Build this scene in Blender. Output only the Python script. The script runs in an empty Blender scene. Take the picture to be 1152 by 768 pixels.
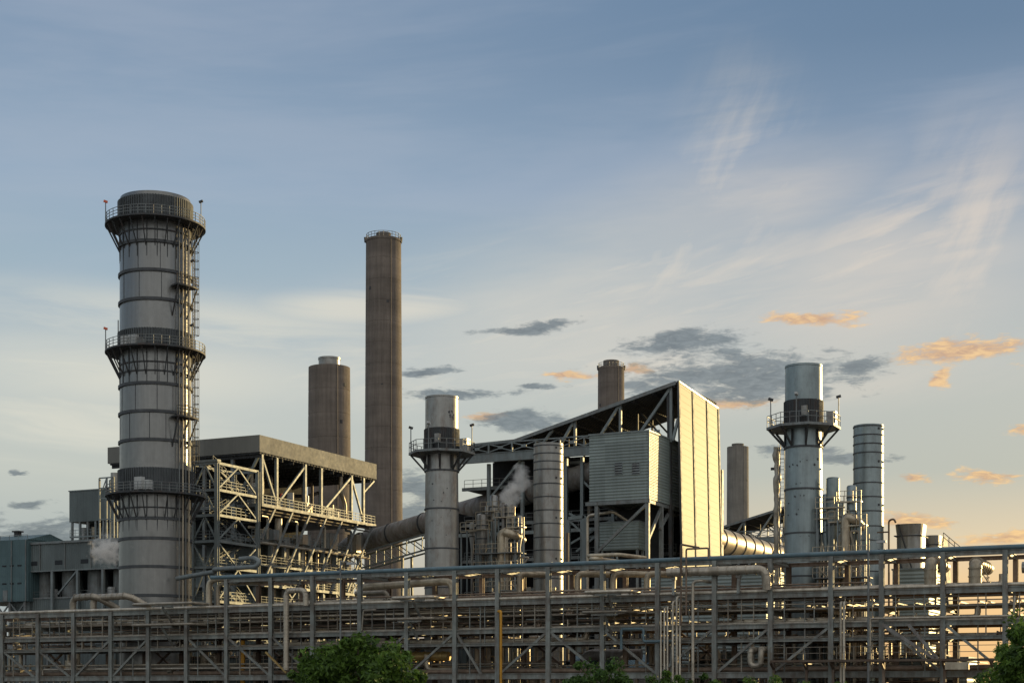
import bpy, math, random
from mathutils import Vector
random.seed(7)
R = random.Random(11)
PI = math.pi
sc = bpy.context.scene
COL = sc.collection
rad = math.radians

# ------------------------------------------------------------------ view frame
FPX, CX, HY, CZ = 1800.0, 576.0, 780.0, 1.7      # focal length and horizon of the photograph, camera height
S, C = 0.434, 0.9009                              # plant grid is turned 25.7 degrees from the view

def ray(px):
    t = (px - CX) / FPX
    return (-S + t * C, C + t * S)

def onY(px, Y):
    dx, dy = ray(px); D = Y / dy
    return D * dx, D

def onX(px, X):
    dx, dy = ray(px); D = X / dx
    return D * dy, D

def zat(py, D): return CZ + (HY - py) / FPX * D

def atD(px, D):
    dx, dy = ray(px)
    return D * dx, D * dy

def zY(px, py, Y): return zat(py, onY(px, Y)[1])

# ------------------------------------------------------------------ materials
MATS = {}
def lin(c): return tuple(((v / 255) / 12.92 if v / 255 <= .04045 else ((v / 255 + .055) / 1.055) ** 2.4) for v in c)

def mat(name, col, rough=.6, metal=0., var=.25, streak=.25, scale=.6, rust=None, rust_amt=.0, bump=.0, bscale=3.,
        corr=None, corr_axis=2, corr_str=.5, bands=None, band_amt=.3, rand=.0, spec=.4, panels=None, rvar=1.):
    m = bpy.data.materials.new(name); m.use_nodes = True
    nt = m.node_tree; ns = nt.nodes; L = nt.links
    b = ns['Principled BSDF']
    b.inputs['Roughness'].default_value = rough; b.inputs['Metallic'].default_value = metal
    b.inputs['Specular IOR Level'].default_value = spec
    geo = ns.new('ShaderNodeNewGeometry'); P = geo.outputs['Position']
    def mapped(s):
        mp = ns.new('ShaderNodeMapping'); mp.inputs['Scale'].default_value = s; L.new(P, mp.inputs['Vector']); return mp.outputs[0]
    def noise(vec, sc_, det=5., ro=.6):
        n = ns.new('ShaderNodeTexNoise'); n.inputs['Scale'].default_value = sc_; n.inputs['Detail'].default_value = det
        n.inputs['Roughness'].default_value = ro; L.new(vec, n.inputs['Vector']); return n.outputs['Fac']
    def math_(op, a, bb=None):
        n = ns.new('ShaderNodeMath'); n.operation = op
        for i, v in enumerate((a, bb)):
            if v is None: continue
            if isinstance(v, (int, float)): n.inputs[i].default_value = v
            else: L.new(v, n.inputs[i])
        return n.outputs[0]
    def maprange(v, a, bb, c, d):
        n = ns.new('ShaderNodeMapRange'); n.inputs[1].default_value = a; n.inputs[2].default_value = bb
        n.inputs[3].default_value = c; n.inputs[4].default_value = d; L.new(v, n.inputs[0]); return n.outputs[0]
    f = maprange(noise(P, scale), .3, .7, 1 - var, 1 + var)
    if streak:
        st = maprange(noise(mapped((1.6, 1.6, .07)), 1.1, 6., .7), .35, .68, 1 - streak, 1 + streak * .6)
        f = math_('MULTIPLY', f, st)
    if bands:
        bn = maprange(noise(mapped((.02, .02, 1.0 / bands)), 1.0, 3., .6), .35, .65, 1 - band_amt, 1 + band_amt)
        f = math_('MULTIPLY', f, bn)
    if panels:
        sx = ns.new('ShaderNodeSeparateXYZ'); L.new(P, sx.inputs[0])
        fl = ns.new('ShaderNodeVectorMath'); fl.operation = 'FLOOR'; L.new(mapped((1 / panels[0], 1 / panels[0], 1 / panels[1])), fl.inputs[0])
        wn = ns.new('ShaderNodeTexWhiteNoise'); wn.noise_dimensions = '3D'; L.new(fl.outputs[0], wn.inputs['Vector'])
        f = math_('MULTIPLY', f, maprange(wn.outputs['Value'], 0, 1, .86, 1.12))
    if rand:
        oi = ns.new('ShaderNodeObjectInfo'); f = math_('MULTIPLY', f, maprange(oi.outputs['Random'], 0, 1, 1 - rand, 1 + rand))
    mul = ns.new('ShaderNodeMix'); mul.data_type = 'RGBA'; mul.blend_type = 'MULTIPLY'; mul.inputs[0].default_value = 1
    mul.inputs[6].default_value = (*col, 1)
    cmb = ns.new('ShaderNodeCombineColor')
    for i in range(3): L.new(f, cmb.inputs[i])
    L.new(cmb.outputs[0], mul.inputs[7]); out = mul.outputs[2]
    if rust:
        rn = maprange(noise(mapped((.9, .9, .35)), 1.3, 8., .72), .56 - rust_amt * .2, .66, 0, rust_amt)
        mx = ns.new('ShaderNodeMix'); mx.data_type = 'RGBA'; L.new(rn, mx.inputs[0]); L.new(out, mx.inputs[6])
        mx.inputs[7].default_value = (*rust, 1); out = mx.outputs[2]
    L.new(out, b.inputs['Base Color'])
    rr = maprange(noise(P, 1.7), .3, .7, max(.05, rough - .06*rvar), min(1, rough + .08*rvar)); L.new(rr, b.inputs['Roughness'])
    hgt = None
    if corr:
        sx = ns.new('ShaderNodeSeparateXYZ'); L.new(P, sx.inputs[0])
        if corr_axis == 2: base = sx.outputs[2]
        else: base = math_('ADD', sx.outputs[0], sx.outputs[1])
        hgt = math_('MULTIPLY', math_('SINE', math_('MULTIPLY', base, 2 * PI / corr)), corr * .12 * corr_str)
    if bump:
        nb = math_('MULTIPLY', noise(P, bscale, 6.), bump)
        hgt = nb if hgt is None else math_('ADD', hgt, nb)
    if hgt is not None:
        bp = ns.new('ShaderNodeBump'); bp.inputs['Strength'].default_value = 1.; bp.inputs['Distance'].default_value = 1.
        L.new(hgt, bp.inputs['Height']); L.new(bp.outputs[0], b.inputs['Normal'])
    MATS[name] = m
    return m

RUST = (.10, .045, .022)
mat('stack_steel', (.215, .217, .21), .33, .8, .05, .10, .12, (.12, .10, .085), .12, .0015, .8)
mat('pale_steel', (.285, .285, .27), .36, .65, .10, .12, .35, RUST, .4, .012, 1.4)
mat('blue_steel', (.255, .305, .315), .38, .6, .12, .14, .35, (.10, .10, .10), .3, .006, 1.4)
mat('ring_steel', (.075, .08, .085), .6, .3, .2, .15)
mat('band_steel', (.10, .11, .115), .6, .3, .2, .2)
mat('dark_steel', (.06, .066, .07), .65, .2, .25, .2, rust=RUST, rust_amt=.4)
mat('grey_steel', (.20, .22, .22), .55, .2, .22, .2, rust=RUST, rust_amt=.45)
mat('teal_steel', (.13, .185, .20), .5, .1, .18, .2, rust=RUST, rust_amt=.35)
mat('rack_steel', (.245, .262, .242), .55, .15, .22, .3, .8, RUST, .6)
mat('light_steel', (.19, .22, .222), .5, .15, .15, .2, rust=RUST, rust_amt=.3)
mat('concrete', (.172, .145, .124), .9, 0, .13, .22, .35, bump=.03, bscale=2., bands=2.6, band_amt=.14)
mat('pale_concrete', (.22, .205, .18), .9, 0, .13, .2, .35, bump=.03, bscale=2., bands=3.4, band_amt=.06)
mat('cladding', (.235, .275, .262), .45, .25, .08, .12, .3, corr=.42, corr_str=.55, panels=(6, 3))
mat('pale_cladding', (.215, .23, .16), .55, .05, .02, .03, .1, spec=.16, rvar=0.)
mat('dark_cladding', (.085, .14, .15), .55, .15, .1, .12, .3, corr=.5, corr_axis=0, corr_str=.4, panels=(7, 4))
mat('grey_cladding', (.125, .15, .15), .55, .15, .1, .15, .3, corr=.5, corr_axis=0, corr_str=.4, panels=(7, 9))
mat('fascia', (.19, .19, .172), .7, .1, .03, .08, .4, RUST, .03, panels=(2.6, 9))
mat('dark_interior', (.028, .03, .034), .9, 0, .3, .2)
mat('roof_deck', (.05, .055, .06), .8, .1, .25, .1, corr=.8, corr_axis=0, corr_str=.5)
mat('insulation', (.47, .42, .34), .4, .55, .15, .2, .8, (.13, .10, .07), .5, .01, 4., rand=.35)
mat('pipe_grey', (.275, .245, .195), .5, .3, .2, .1, .8, RUST, .5, rand=.55)
mat('pipe_brown', (.20, .15, .11), .6, .2, .25, .1, .8, RUST, .6, rand=.5)
mat('pipe_teal', (.12, .185, .215), .45, .1, .12, .1, .8, RUST, .25)
mat('duct_steel', (.27, .262, .248), .6, .25, .22, .3, .3, RUST, .6, .02, 1.)
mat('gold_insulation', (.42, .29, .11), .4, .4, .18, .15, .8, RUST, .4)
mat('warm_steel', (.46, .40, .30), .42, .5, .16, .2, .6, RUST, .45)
mat('yellow_paint', (.55, .27, .025), .5, 0, .15, .2, rust=RUST, rust_amt=.3)
mat('white_wall', (.7, .69, .66), .7, 0, .08, .1)
mat('blue_roof', (.16, .26, .33), .5, .2, .1, .1, corr=.4, corr_axis=0)
mat('red_paint', (.5, .05, .03), .5, 0, .1, .1)
mat('cabinet_grey', (.45, .46, .45), .5, 0, .1, .1)
mat('louver', (.03, .035, .04), .7, .2, .1, 0, corr=.25, corr_str=.8)
mat('bark', (.07, .05, .035), .9, 0, .3, .2, 3., bump=.03, bscale=9.)
mat('gravel', (.105, .095, .082), .95, 0, .3, 0, .25, bump=.05, bscale=8.)
mat('asphalt', (.05, .05, .052), .9, 0, .2, 0, .4, bump=.01, bscale=20.)

def leaf_mat(name, c0, c1):
    m = bpy.data.materials.new(name); m.use_nodes = True; nt = m.node_tree; ns = nt.nodes; L = nt.links
    b = ns['Principled BSDF']; b.inputs['Roughness'].default_value = .55; b.inputs['Specular IOR Level'].default_value = .25
    geo = ns.new('ShaderNodeNewGeometry')
    n = ns.new('ShaderNodeTexNoise'); n.inputs['Scale'].default_value = .9; n.inputs['Detail'].default_value = 3; L.new(geo.outputs['Position'], n.inputs['Vector'])
    add = ns.new('ShaderNodeMath'); add.operation = 'MULTIPLY_ADD'; add.inputs[1].default_value = .55
    L.new(geo.outputs['Random Per Island'], add.inputs[0]); L.new(n.outputs['Fac'], add.inputs[2])
    rp = ns.new('ShaderNodeValToRGB'); L.new(add.outputs[0], rp.inputs[0])
    rp.color_ramp.elements[0].position = .4; rp.color_ramp.elements[0].color = (*c0, 1)
    rp.color_ramp.elements[1].position = 1.; rp.color_ramp.elements[1].color = (*c1, 1)
    L.new(rp.outputs[0], b.inputs['Base Color'])
    tr = ns.new('ShaderNodeBsdfTranslucent'); L.new(rp.outputs[0], tr.inputs['Color'])
    mx = ns.new('ShaderNodeMixShader'); mx.inputs[0].default_value = .3
    L.new(b.outputs[0], mx.inputs[1]); L.new(tr.outputs[0], mx.inputs[2]); L.new(mx.outputs[0], ns['Material Output'].inputs['Surface'])
    MATS[name] = m
leaf_mat('leaves', (.018, .045, .009), (.125, .22, .035))
leaf_mat('bush_leaves', (.018, .045, .012), (.09, .17, .032))

def emis(name, col, s):
    m = bpy.data.materials.new(name); m.use_nodes = True; b = m.node_tree.nodes['Principled BSDF']
    b.inputs['Base Color'].default_value = (*col, 1); b.inputs['Emission Color'].default_value = (*col, 1); b.inputs['Emission Strength'].default_value = s
    MATS[name] = m
emis('beacon_red', (.4, .07, .025), .12)

# ------------------------------------------------------------------ mesh builder
class MB:
    def __init__(s): s.v = []; s.f = []; s.sm = []
    def add(s, vs, fs, smooth=False):
        n = len(s.v); s.v += [tuple(p) for p in vs]
        for f in fs: s.f.append(tuple(i + n for i in f)); s.sm.append(smooth)
        return s
    def box(s, x0, x1, y0, y1, z0, z1):
        if x0 > x1: x0, x1 = x1, x0
        if y0 > y1: y0, y1 = y1, y0
        if z0 > z1: z0, z1 = z1, z0
        return s.add([(x0,y0,z0),(x1,y0,z0),(x1,y1,z0),(x0,y1,z0),(x0,y0,z1),(x1,y0,z1),(x1,y1,z1),(x0,y1,z1)],
            [(0,3,2,1),(4,5,6,7),(0,1,5,4),(1,2,6,5),(2,3,7,6),(3,0,4,7)])
    def hexa(s, a, b):    # two quads of four points
        return s.add(list(a) + list(b), [(0,3,2,1),(4,5,6,7),(0,1,5,4),(1,2,6,5),(2,3,7,6),(3,0,4,7)])
    def bar(s, p, q, w, h=None):
        h = h or w; p = Vector(p); q = Vector(q); d = (q - p)
        if d.length < 1e-6: return s
        d.normalize(); up = Vector((0,0,1)) if abs(d.z) < .95 else Vector((0,1,0))
        a = d.cross(up).normalized(); b = a.cross(d).normalized(); a *= w / 2; b *= h / 2
        return s.hexa([p-a-b, p+a-b, p+a+b, p-a+b], [q-a-b, q+a-b, q+a+b, q-a+b])
    def ibeam(s, p, q, w, h, t=.06):   # flanges top and bottom (or front and back on an upright)
        p = Vector(p); q = Vector(q); d = (q - p).normalized()
        up = Vector((0,0,1)) if abs(d.z) < .95 else Vector((0,1,0))
        a = d.cross(up).normalized(); b = a.cross(d).normalized()
        o = b * (h / 2 - t / 2)
        for sg in (-1, 1): s.bar(p + o * sg, q + o * sg, w, t)
        return s.bar(p, q, t, h - 2 * t)
    def tube(s, pts, r, seg=10, caps=True):
        pts = [Vector(p) for p in pts]; n = len(pts); rs = r if isinstance(r, (list, tuple)) else [r] * n
        ring = []; prev = None
        for i, p in enumerate(pts):
            d = (pts[min(i+1, n-1)] - pts[max(i-1, 0)]).normalized()
            if prev is None:
                up = Vector((0,0,1)) if abs(d.z) < .9 else Vector((0,1,0)); a = d.cross(up).normalized()
            else:
                a = (prev - d * prev.dot(d)).normalized()
            prev = a; b = d.cross(a)
            ring.append([p + (a * math.cos(2*PI*k/seg) + b * math.sin(2*PI*k/seg)) * rs[i] for k in range(seg)])
        vs = [q for rg in ring for q in rg]; fs = []
        for i in range(n - 1):
            for k in range(seg):
                k2 = (k + 1) % seg; fs.append((i*seg+k, i*seg+k2, (i+1)*seg+k2, (i+1)*seg+k))
        s.add(vs, fs, True)
        if caps:
            s.add(ring[0], [tuple(range(seg))[::-1]]); s.add(ring[-1], [tuple(range(seg))])
        return s
    def lathe(s, c, prof, seg=48, closed=False, smooth=True):
        x, y = c; vs = []; n = len(prof)
        for r, z in prof: vs += [(x + r * math.cos(2*PI*k/seg), y + r * math.sin(2*PI*k/seg), z) for k in range(seg)]
        fs = []
        for i in range(n if closed else n - 1):
            j = (i + 1) % n
            for k in range(seg):
                k2 = (k + 1) % seg; fs.append((i*seg+k, i*seg+k2, j*seg+k2, j*seg+k))
        return s.add(vs, fs, smooth)
    def ring(s, c, r0, r1, z0, z1, seg=48): return s.lathe(c, [(r0,z0),(r1,z0),(r1,z1),(r0,z1)], seg, True)
    def cyl(s, c, r, z0, z1, seg=24, r1=None):
        r1 = r if r1 is None else r1
        s.lathe(c, [(r,z0),(r1,z1)], seg); n = seg
        s.add([(c[0]+r1*math.cos(2*PI*k/n), c[1]+r1*math.sin(2*PI*k/n), z1) for k in range(n)], [tuple(range(n))])
        return s.add([(c[0]+r*math.cos(2*PI*k/n), c[1]+r*math.sin(2*PI*k/n), z0) for k in range(n)], [tuple(range(n))[::-1]])
    def rail(s, pts, h=1.1, w=.07, step=1.6, rails=(1., .52)):
        pts = [Vector(p) for p in pts]; up = Vector((0,0,1))
        for a, b in zip(pts, pts[1:]):
            for k in rails: s.bar(a + up*h*k, b + up*h*k, w)
            n = max(1, round((b - a).length / step))
            for i in range(n): s.bar(a.lerp(b, i/n), a.lerp(b, i/n) + up*h, w)
        s.bar(pts[-1], pts[-1] + up*h, w); return s
    def ladder(s, x, y, z0, z1, ax=(1,0), w=.5, cage=None, t=.06):
        ax = Vector((ax[0], ax[1], 0)); o = Vector((x, y, 0)); up = Vector((0,0,1))
        for sg in (-.5, .5): s.bar(o + ax*w*sg + up*z0, o + ax*w*sg + up*z1, t)
        n = int((z1 - z0) / .45)
        for i in range(n): 
            z = z0 + (i + .5) * (z1 - z0) / n; s.bar(o - ax*w/2 + up*z, o + ax*w/2 + up*z, t*.6)
        if cage:
            nrm = Vector(cage).to_3d() if len(cage) == 2 else Vector(cage)
            zz = z0 + 2.2
            while zz < z1:
                prev = None
                for k in range(7):
                    a = PI * k / 6; q = o + up*zz + ax*math.cos(a)*.42 + nrm*math.sin(a)*.75
                    if prev is not None: s.bar(prev, q, t*.7)
                    prev = q
                zz += 1.1
            for k in (1, 3, 5):
                a = PI * k / 6; q = o + ax*math.cos(a)*.42 + nrm*math.sin(a)*.75
                s.bar(q + up*(z0+2.2), q + up*z1, t*.6)
        return s
    def build(s, name, m, parent=None, origin=None):
        if parent is not None: off = WL[parent]
        elif origin is not None: off = Vector(origin)
        else:
            xs = [p[0] for p in s.v]; ys = [p[1] for p in s.v]; zs = [p[2] for p in s.v]
            off = Vector(((min(xs)+max(xs))/2, (min(ys)+max(ys))/2, min(zs)))
        me = bpy.data.meshes.new(name)
        me.from_pydata([(x-off.x, y-off.y, z-off.z) for x, y, z in s.v], [], s.f)
        me.polygons.foreach_set('use_smooth', s.sm)
        me.materials.append(MATS[m]); me.update()
        if any(s.sm): me.set_sharp_from_angle(angle=rad(38))
        o = bpy.data.objects.new(name, me); COL.objects.link(o)
        if parent is not None: o.parent = parent
        else: o.location = off
        WL[o] = off.copy()
        return o
WL = {}
def tag(o, label=None, cat=None, group=None, kind=None):
    if label: o['label'] = label
    if cat: o['category'] = cat
    if group: o['group'] = group
    if kind: o['kind'] = kind
    return o
def thing(name, label, cat, loc, group=None):
    o = bpy.data.objects.new(name, None); COL.objects.link(o); o.location = loc; o.empty_display_size = .5
    WL[o] = Vector(loc); return tag(o, label, cat, group)
def copy_tree(o, parent=None):
    c = o.copy(); COL.objects.link(c)
    if parent is not None: c.parent = parent
    for ch in list(o.children): copy_tree(ch, c)
    return c
def bend(pts, r, n=5):
    """polyline with rounded corners"""
    pts = [Vector(p) for p in pts]; out = [pts[0]]
    for a, b, c in zip(pts, pts[1:], pts[2:]):
        d1 = (a - b); d2 = (c - b); rr = min(r, d1.length * .49, d2.length * .49)
        p = b + d1.normalized() * rr; q = b + d2.normalized() * rr
        for i in range(n + 1):
            t = i / n; out.append(p.lerp(b, t).lerp(b.lerp(q, t), t))
    out.append(pts[-1]); return out
def pipe(pts, r, m, label, cat='pipe', group=None, name='pipe', br=None, seg=10, flanges=0):
    """one pipe = one thing; flange rings sit in the same mesh"""
    b = MB(); path = bend(pts, br if br else r * 2.6); b.tube(path, r, seg)
    if flanges:
        P = [Vector(p) for p in pts]
        for a, c in zip(P, P[1:]):
            ln = (c - a).length; d = (c - a).normalized(); k = flanges * .5
            while k < ln - .5:
                p = a + d * k; b.tube([p - d*.05, p + d*.05], r * 1.12, seg); k += flanges
    return tag(b.build(name, m), label, cat, group)

# ================================================================== GROUND
g = MB(); g.add([(-4000,-500,0),(4000,-500,0),(4000,5000,0),(-4000,5000,0)], [(0,1,2,3)])
tag(g.build('ground', 'gravel', origin=(0,0,0)), kind='structure')
g = MB(); g.add([(-300,144,.004),(120,144,.004),(120,151,.004),(-300,151,.004)], [(0,1,2,3)])
tag(g.build('service_road', 'asphalt', origin=(0,147,.004)), kind='structure')

# ================================================================== CAMERA, SUN
cam = bpy.data.cameras.new('camera'); co = bpy.data.objects.new('camera', cam); COL.objects.link(co)
cam.sensor_width = 36; cam.sensor_fit = 'HORIZONTAL'; cam.lens = 36 * FPX / 1152; cam.shift_y = (HY - 384) / 1152
cam.clip_end = 8000; cam.clip_start = .5
co.location = (0, 0, CZ); co.rotation_euler = (PI/2, 0, math.atan2(S, C)); sc.camera = co
SUN_A, SUN_E = rad(47), rad(7.5)         # to the right of the view, just above the horizon
fx, fy = -S, C; rx, ry = C, S
sdx, sdy = fx*math.cos(SUN_A)+rx*math.sin(SUN_A), fy*math.cos(SUN_A)+ry*math.sin(SUN_A)
sdir = Vector((sdx*math.cos(SUN_E), sdy*math.cos(SUN_E), math.sin(SUN_E)))
sl = bpy.data.lights.new('sun', 'SUN'); so = bpy.data.objects.new('sun', sl); COL.objects.link(so)
sl.energy = 2.5; sl.angle = rad(.6); sl.color = (1., .73, .33)
so.rotation_euler = sdir.to_track_quat('Z', 'Y').to_euler(); so.location = (0, 0, 120)

# ================================================================== LARGE SILENCED STACK (left)
def gallery(t, c, R0, Rp, z, cone, n_br, band=None, facing=0., full=True):
    """ring platform on brackets round a stack; deck, railing, brackets"""
    d = MB(); d.ring(c, R0, Rp, z - .22, z, 56); d.build('platform_deck', 'dark_steel', t)
    pts = [(c[0]+math.cos(2*PI*k/40)*(Rp-.08), c[1]+math.sin(2*PI*k/40)*(Rp-.08), z) for k in range(41)]
    r = MB(); r.rail(pts, 1.15, .065, 1.1, (1., .66, .33)); 
    r.build('railing', 'grey_steel', t)
    for k in range(n_br):
        a = 2*PI*(k+.5)/n_br; ca, sa = math.cos(a), math.sin(a)
        b = MB(); b.bar((c[0]+ca*(Rp-.25), c[1]+sa*(Rp-.25), z-.3), (c[0]+ca*R0, c[1]+sa*R0, z-cone), .1, .16)
        b.build('bracket', 'dark_steel', t)
def flood(t, x, y, z, h, lamp='dark_steel', aim=(1,0)):
    p = MB(); p.bar((x, y, z), (x, y, z+h), .09); pp = p.build('lamp_pole', 'grey_steel', t)
    q = MB(); q.bar((x-aim[0]*.25, y-aim[1]*.25, z+h+.05), (x+aim[0]*.25, y+aim[1]*.25, z+h+.2), .3, .26); q.build('lamp', lamp, t)

ang = lambda off: (rx*math.sin(off)-fx*math.cos(off), ry*math.sin(off)-fy*math.cos(off))     # 0 faces the viewer, 90 deg faces right
D = 213.; bx, by = atD(175, D); c = (bx, by); K = D / 1800
def bz(py): return zat(py, D - 4.7)
Rb = 39.3 * K
st = thing('exhaust_stack', 'tall broad grey metal stack with three railed galleries and dark stiffener rings', 'smokestack', (bx, by, 0))
m = MB()
m.lathe(c, [(Rb*1.025,0),(Rb*1.02,bz(640)),(Rb*1.0,bz(560)),(Rb*1.0,bz(216)),(Rb*.985,bz(213.5)),(Rb*.9,bz(213.5)),(Rb*.88,bz(240))], 96); m.build('shell', 'stack_steel', st)
for py in (270, 302.5, 335, 430, 461.5, 493.5, 582, 604.5, 636.5, 669):
    z = bz(py); q = MB(); q.ring(c, Rb*.98, Rb*1.045, z-.2, z+.18, 72); q.build('stiffener_ring', 'ring_steel', st)
for off in (-58, -24, 12, 38):
    for za, zb in zip((669,636.5,604.5,493.5,461.5,430,335,302.5), (636.5,604.5,582,461.5,430,406,302.5,270)):
        q = MB(); a = ang(rad(off+((int(za)*37) % 23)-11)); q.bar((bx+a[0]*Rb*1.002, by+a[1]*Rb*1.002, bz(za)+.2), (bx+a[0]*Rb*1.002, by+a[1]*Rb*1.002, bz(zb)-.2), .07, .05); q.build('plate_seam', 'ring_steel', st)
for py in (257, 406, 416, 570):
    z = bz(py); q = MB(); q.ring(c, Rb*.98, Rb*1.018, z-.1, z+.1, 72); q.build('stiffener_ring', 'dark_steel', st)
for top, deck in ((218, 244), (368, 389), (525, 553)):
    q = MB(); q.ring(c, Rb*.98, Rb*1.03, bz(deck), bz(top), 72)
    for k in range(84):
        a = 2*PI*k/84; q.bar((bx+math.cos(a)*Rb*1.045, by+math.sin(a)*Rb*1.045, bz(deck)), (bx+math.cos(a)*Rb*1.045, by+math.sin(a)*Rb*1.045, bz(top)), .1, .14)
    q.build('louvred_band', 'band_steel', st)
    gallery(st, c, Rb, 55.5*K, bz(deck), 3.6, 24)
    sk = MB()     # soffit ring and vertical gusset ribs below the deck
    for k in range(22):
        a = 2*PI*k/22; ca, sa = math.cos(a), math.sin(a)
        sk.bar((bx+ca*Rb*1.02, by+sa*Rb*1.02, bz(deck)-.3), (bx+ca*Rb*1.0, by+sa*Rb*1.0, bz(deck)-5.0), .07, .1)
    sk.build('gusset_ribs', 'ring_steel', st)
# gear on the two lower galleries
for px, py, w, h in ((141, 385, .9, 1.1), (150, 385, 1.1, 1.4), (158, 386, .8, .9), (157, 546, 1.1, 1.6), (166, 547, 1.0, 1.2)):
    x, y = atD(px, D - 5.4); z = zat(py, D-5.4); q = MB(); q.box(x-w/2, x+w/2, y-.4, y+.4, z-h*.3, z+h*.7); q.build('control_box', 'cabinet_grey' if h > 1 else 'grey_steel', st)
for off, r_, w in ((49, .07, 0), (56, .1, 0), (62, .07, 0), (70, .1, 0)):
    a = ang(rad(off)); x, y = bx + a[0]*(Rb+.45), by + a[1]*(Rb+.45)
    q = MB(); q.tube([(x, y, 4), (x, y, bz(252))], r_, 8); q.build('riser_pipe', 'warm_steel' if r_ > .08 else 'grey_steel', st)
a = ang(rad(82)); x, y = bx + a[0]*(Rb+.6), by + a[1]*(Rb+.6); tl = (-a[1], a[0])
for z0, z1 in ((bz(553), bz(389)), (bz(389), bz(246))):
    q = MB(); q.ladder(x, y, z0, z1, tl, .6, (a[0], a[1], 0), .09); q.build('caged_ladder', 'dark_steel', st)
for py in (318, 466):
    z = bz(py); a0 = rad(42); q = MB(); pts = []
    inn = [ang(rad(o)) for o in (38, 50, 62, 74)]
    poly = [(bx+a[0]*Rb, by+a[1]*Rb) for a in inn] + [(bx+a[0]*(Rb+1.7), by+a[1]*(Rb+1.7)) for a in inn[::-1]]
    n = len(poly); q.add([(x, y, z-.2) for x, y in poly] + [(x, y, z) for x, y in poly], [tuple(range(n))[::-1], tuple(range(n, 2*n))] + [(i, (i+1) % n, n+(i+1) % n, n+i) for i in range(n)])
    pl = q.build('landing', 'dark_steel', st)
    q = MB(); q.rail([(x, y, z) for x, y in poly[4:]], 1.2, .08, .8, (1., .66, .33))
    for o in (40, 56, 72):
        a = ang(rad(o)); q.bar((bx+a[0]*(Rb+1.6), by+a[1]*(Rb+1.6), z-.2), (bx+a[0]*Rb, by+a[1]*Rb, z-4), .14)
    q.build('railing', 'dark_steel', pl)
for px, deck, lm in ((125, 389, 'beacon_red'), (127, 244, 'beacon_red'), (226, 244, 'dark_steel')):
    side = -1 if px < 175 else 1
    a = ang(rad(78*side)); flood(st, bx+a[0]*54.5*K, by+a[1]*54.5*K, bz(deck), 2.9, lm, (a[0], a[1]))
a = ang(rad(62)); flood(st, bx+a[0]*(Rb+1.6), by+a[1]*(Rb+1.6), bz(318), 3.2)
a = ang(rad(62)); flood(st, bx+a[0]*52*K, by+a[1]*52*K, bz(389), 3.)
x, y = atD(137, D-1); q = MB(); q.bar((x-.6, y, bz(389)), (x-.6, y, bz(352)), .1); q.build('lightning_rod', 'grey_steel', st)

# ================================================================== CONCRETE CHIMNEYS
def chimney(px, D, wt, ytop, ycap, wc, m, label, seed, ledge=True, wb=None):
    x, y = atD(px, D); k = D/1800; r = wt/2*k; rb = (wb or wt*1.06)/2*k; zt = zat(ytop, D-r); zc = zat(ycap, D-r)
    t = thing('concrete_chimney', label, 'chimney', (x, y, 0), 'concrete chimneys of the plant')
    q = MB(); pf = [(rb*1.04,0)]; nj = int(zt/4.2)
    for j in range(1, nj):
        z = zt*j/nj; rz = rb*1.04+(r-rb*1.04)*(z/zt); pf += [(rz,z-.14),(rz-.03,z-.12),(rz-.03,z+.12),(rz,z+.14)]
    q.lathe((x,y), pf+[(r,zt),(r*.8,zt),(r*.8,zt-2)], 64); q.build('shell', m, t)
    q = MB(); q.lathe((x,y), [(wc/2*k,zt-1),(wc/2*k,zc),(wc/2*k*.86,zc),(wc/2*k*.86,zt-1)], 40)
    q.ring((x,y), wc/2*k*.9, wc/2*k*1.05, zc-.3, zc+.03, 40); q.build('flue', 'pale_steel' if m == 'concrete' and wt > 45 else m, t)
    if ledge:
        q = MB(); q.ring((x,y), r*.9, r*1.03, zt-.45, zt+.04, 64); q.build('rim', m, t)
        q = MB(); q.rail([(x+math.cos(2*PI*i/24)*r*.97, y+math.sin(2*PI*i/24)*r*.97, zt) for i in range(25)], 1.1, .08, 3, (1., .5)); q.build('railing', 'grey_steel', t)
    a = ang(rad(28)); q = MB(); k0 = (rb-r)/zt
    q.bar((x+a[0]*(rb*1.04+.15), y+a[1]*(rb*1.04+.15), 2), (x+a[0]*(r+.15), y+a[1]*(r+.15), zt), .16, .16); q.build('cable_duct', m, t)
    rr = random.Random(seed)
    for i in range(4):
        a = ang(rad(rr.uniform(-60, 60))); z = zt*rr.uniform(.45, .97); q = MB(); p = (x+a[0]*r*1.0, y+a[1]*r*1.0, z)
        q.bar((p[0]-a[0]*.2, p[1]-a[1]*.2, z), (p[0]+a[0]*.12, p[1]+a[1]*.12, z), .5, .6); q.build('vent_cover', 'dark_steel', t)
    for s in ((-1, 1) if wt < 45 and ledge else ()):
        a = ang(rad(80*s)); q = MB(); q.bar((x+a[0]*r*1.02, y+a[1]*r*1.05, zt-.6), (x+a[0]*r*1.05, y+a[1]*r*1.05, zt+.5), .35, .35); q.build('beacon_box', 'dark_steel', t)
    return t
chimney(431.5, 330, 39.5, 265, 257, 16, 'concrete', 'tallest slender brown concrete chimney, thin flue stub on top', 1, True, 43)
chimney(370.5, 285, 46.5, 409, 398, 24, 'concrete', 'wide brown concrete chimney with pale metal flue ring behind the open-sided roofed block', 2, False)
chimney(687.5, 405, 29.5, 411, 403, 17, 'concrete', 'short-looking brown chimney rising above the sloping roof beside a dark cloud', 3)
chimney(830, 480, 24, 501, 497.5, 13, 'pale_concrete', 'small pale concrete chimney right of the bright clad wall', 4, False)

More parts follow.
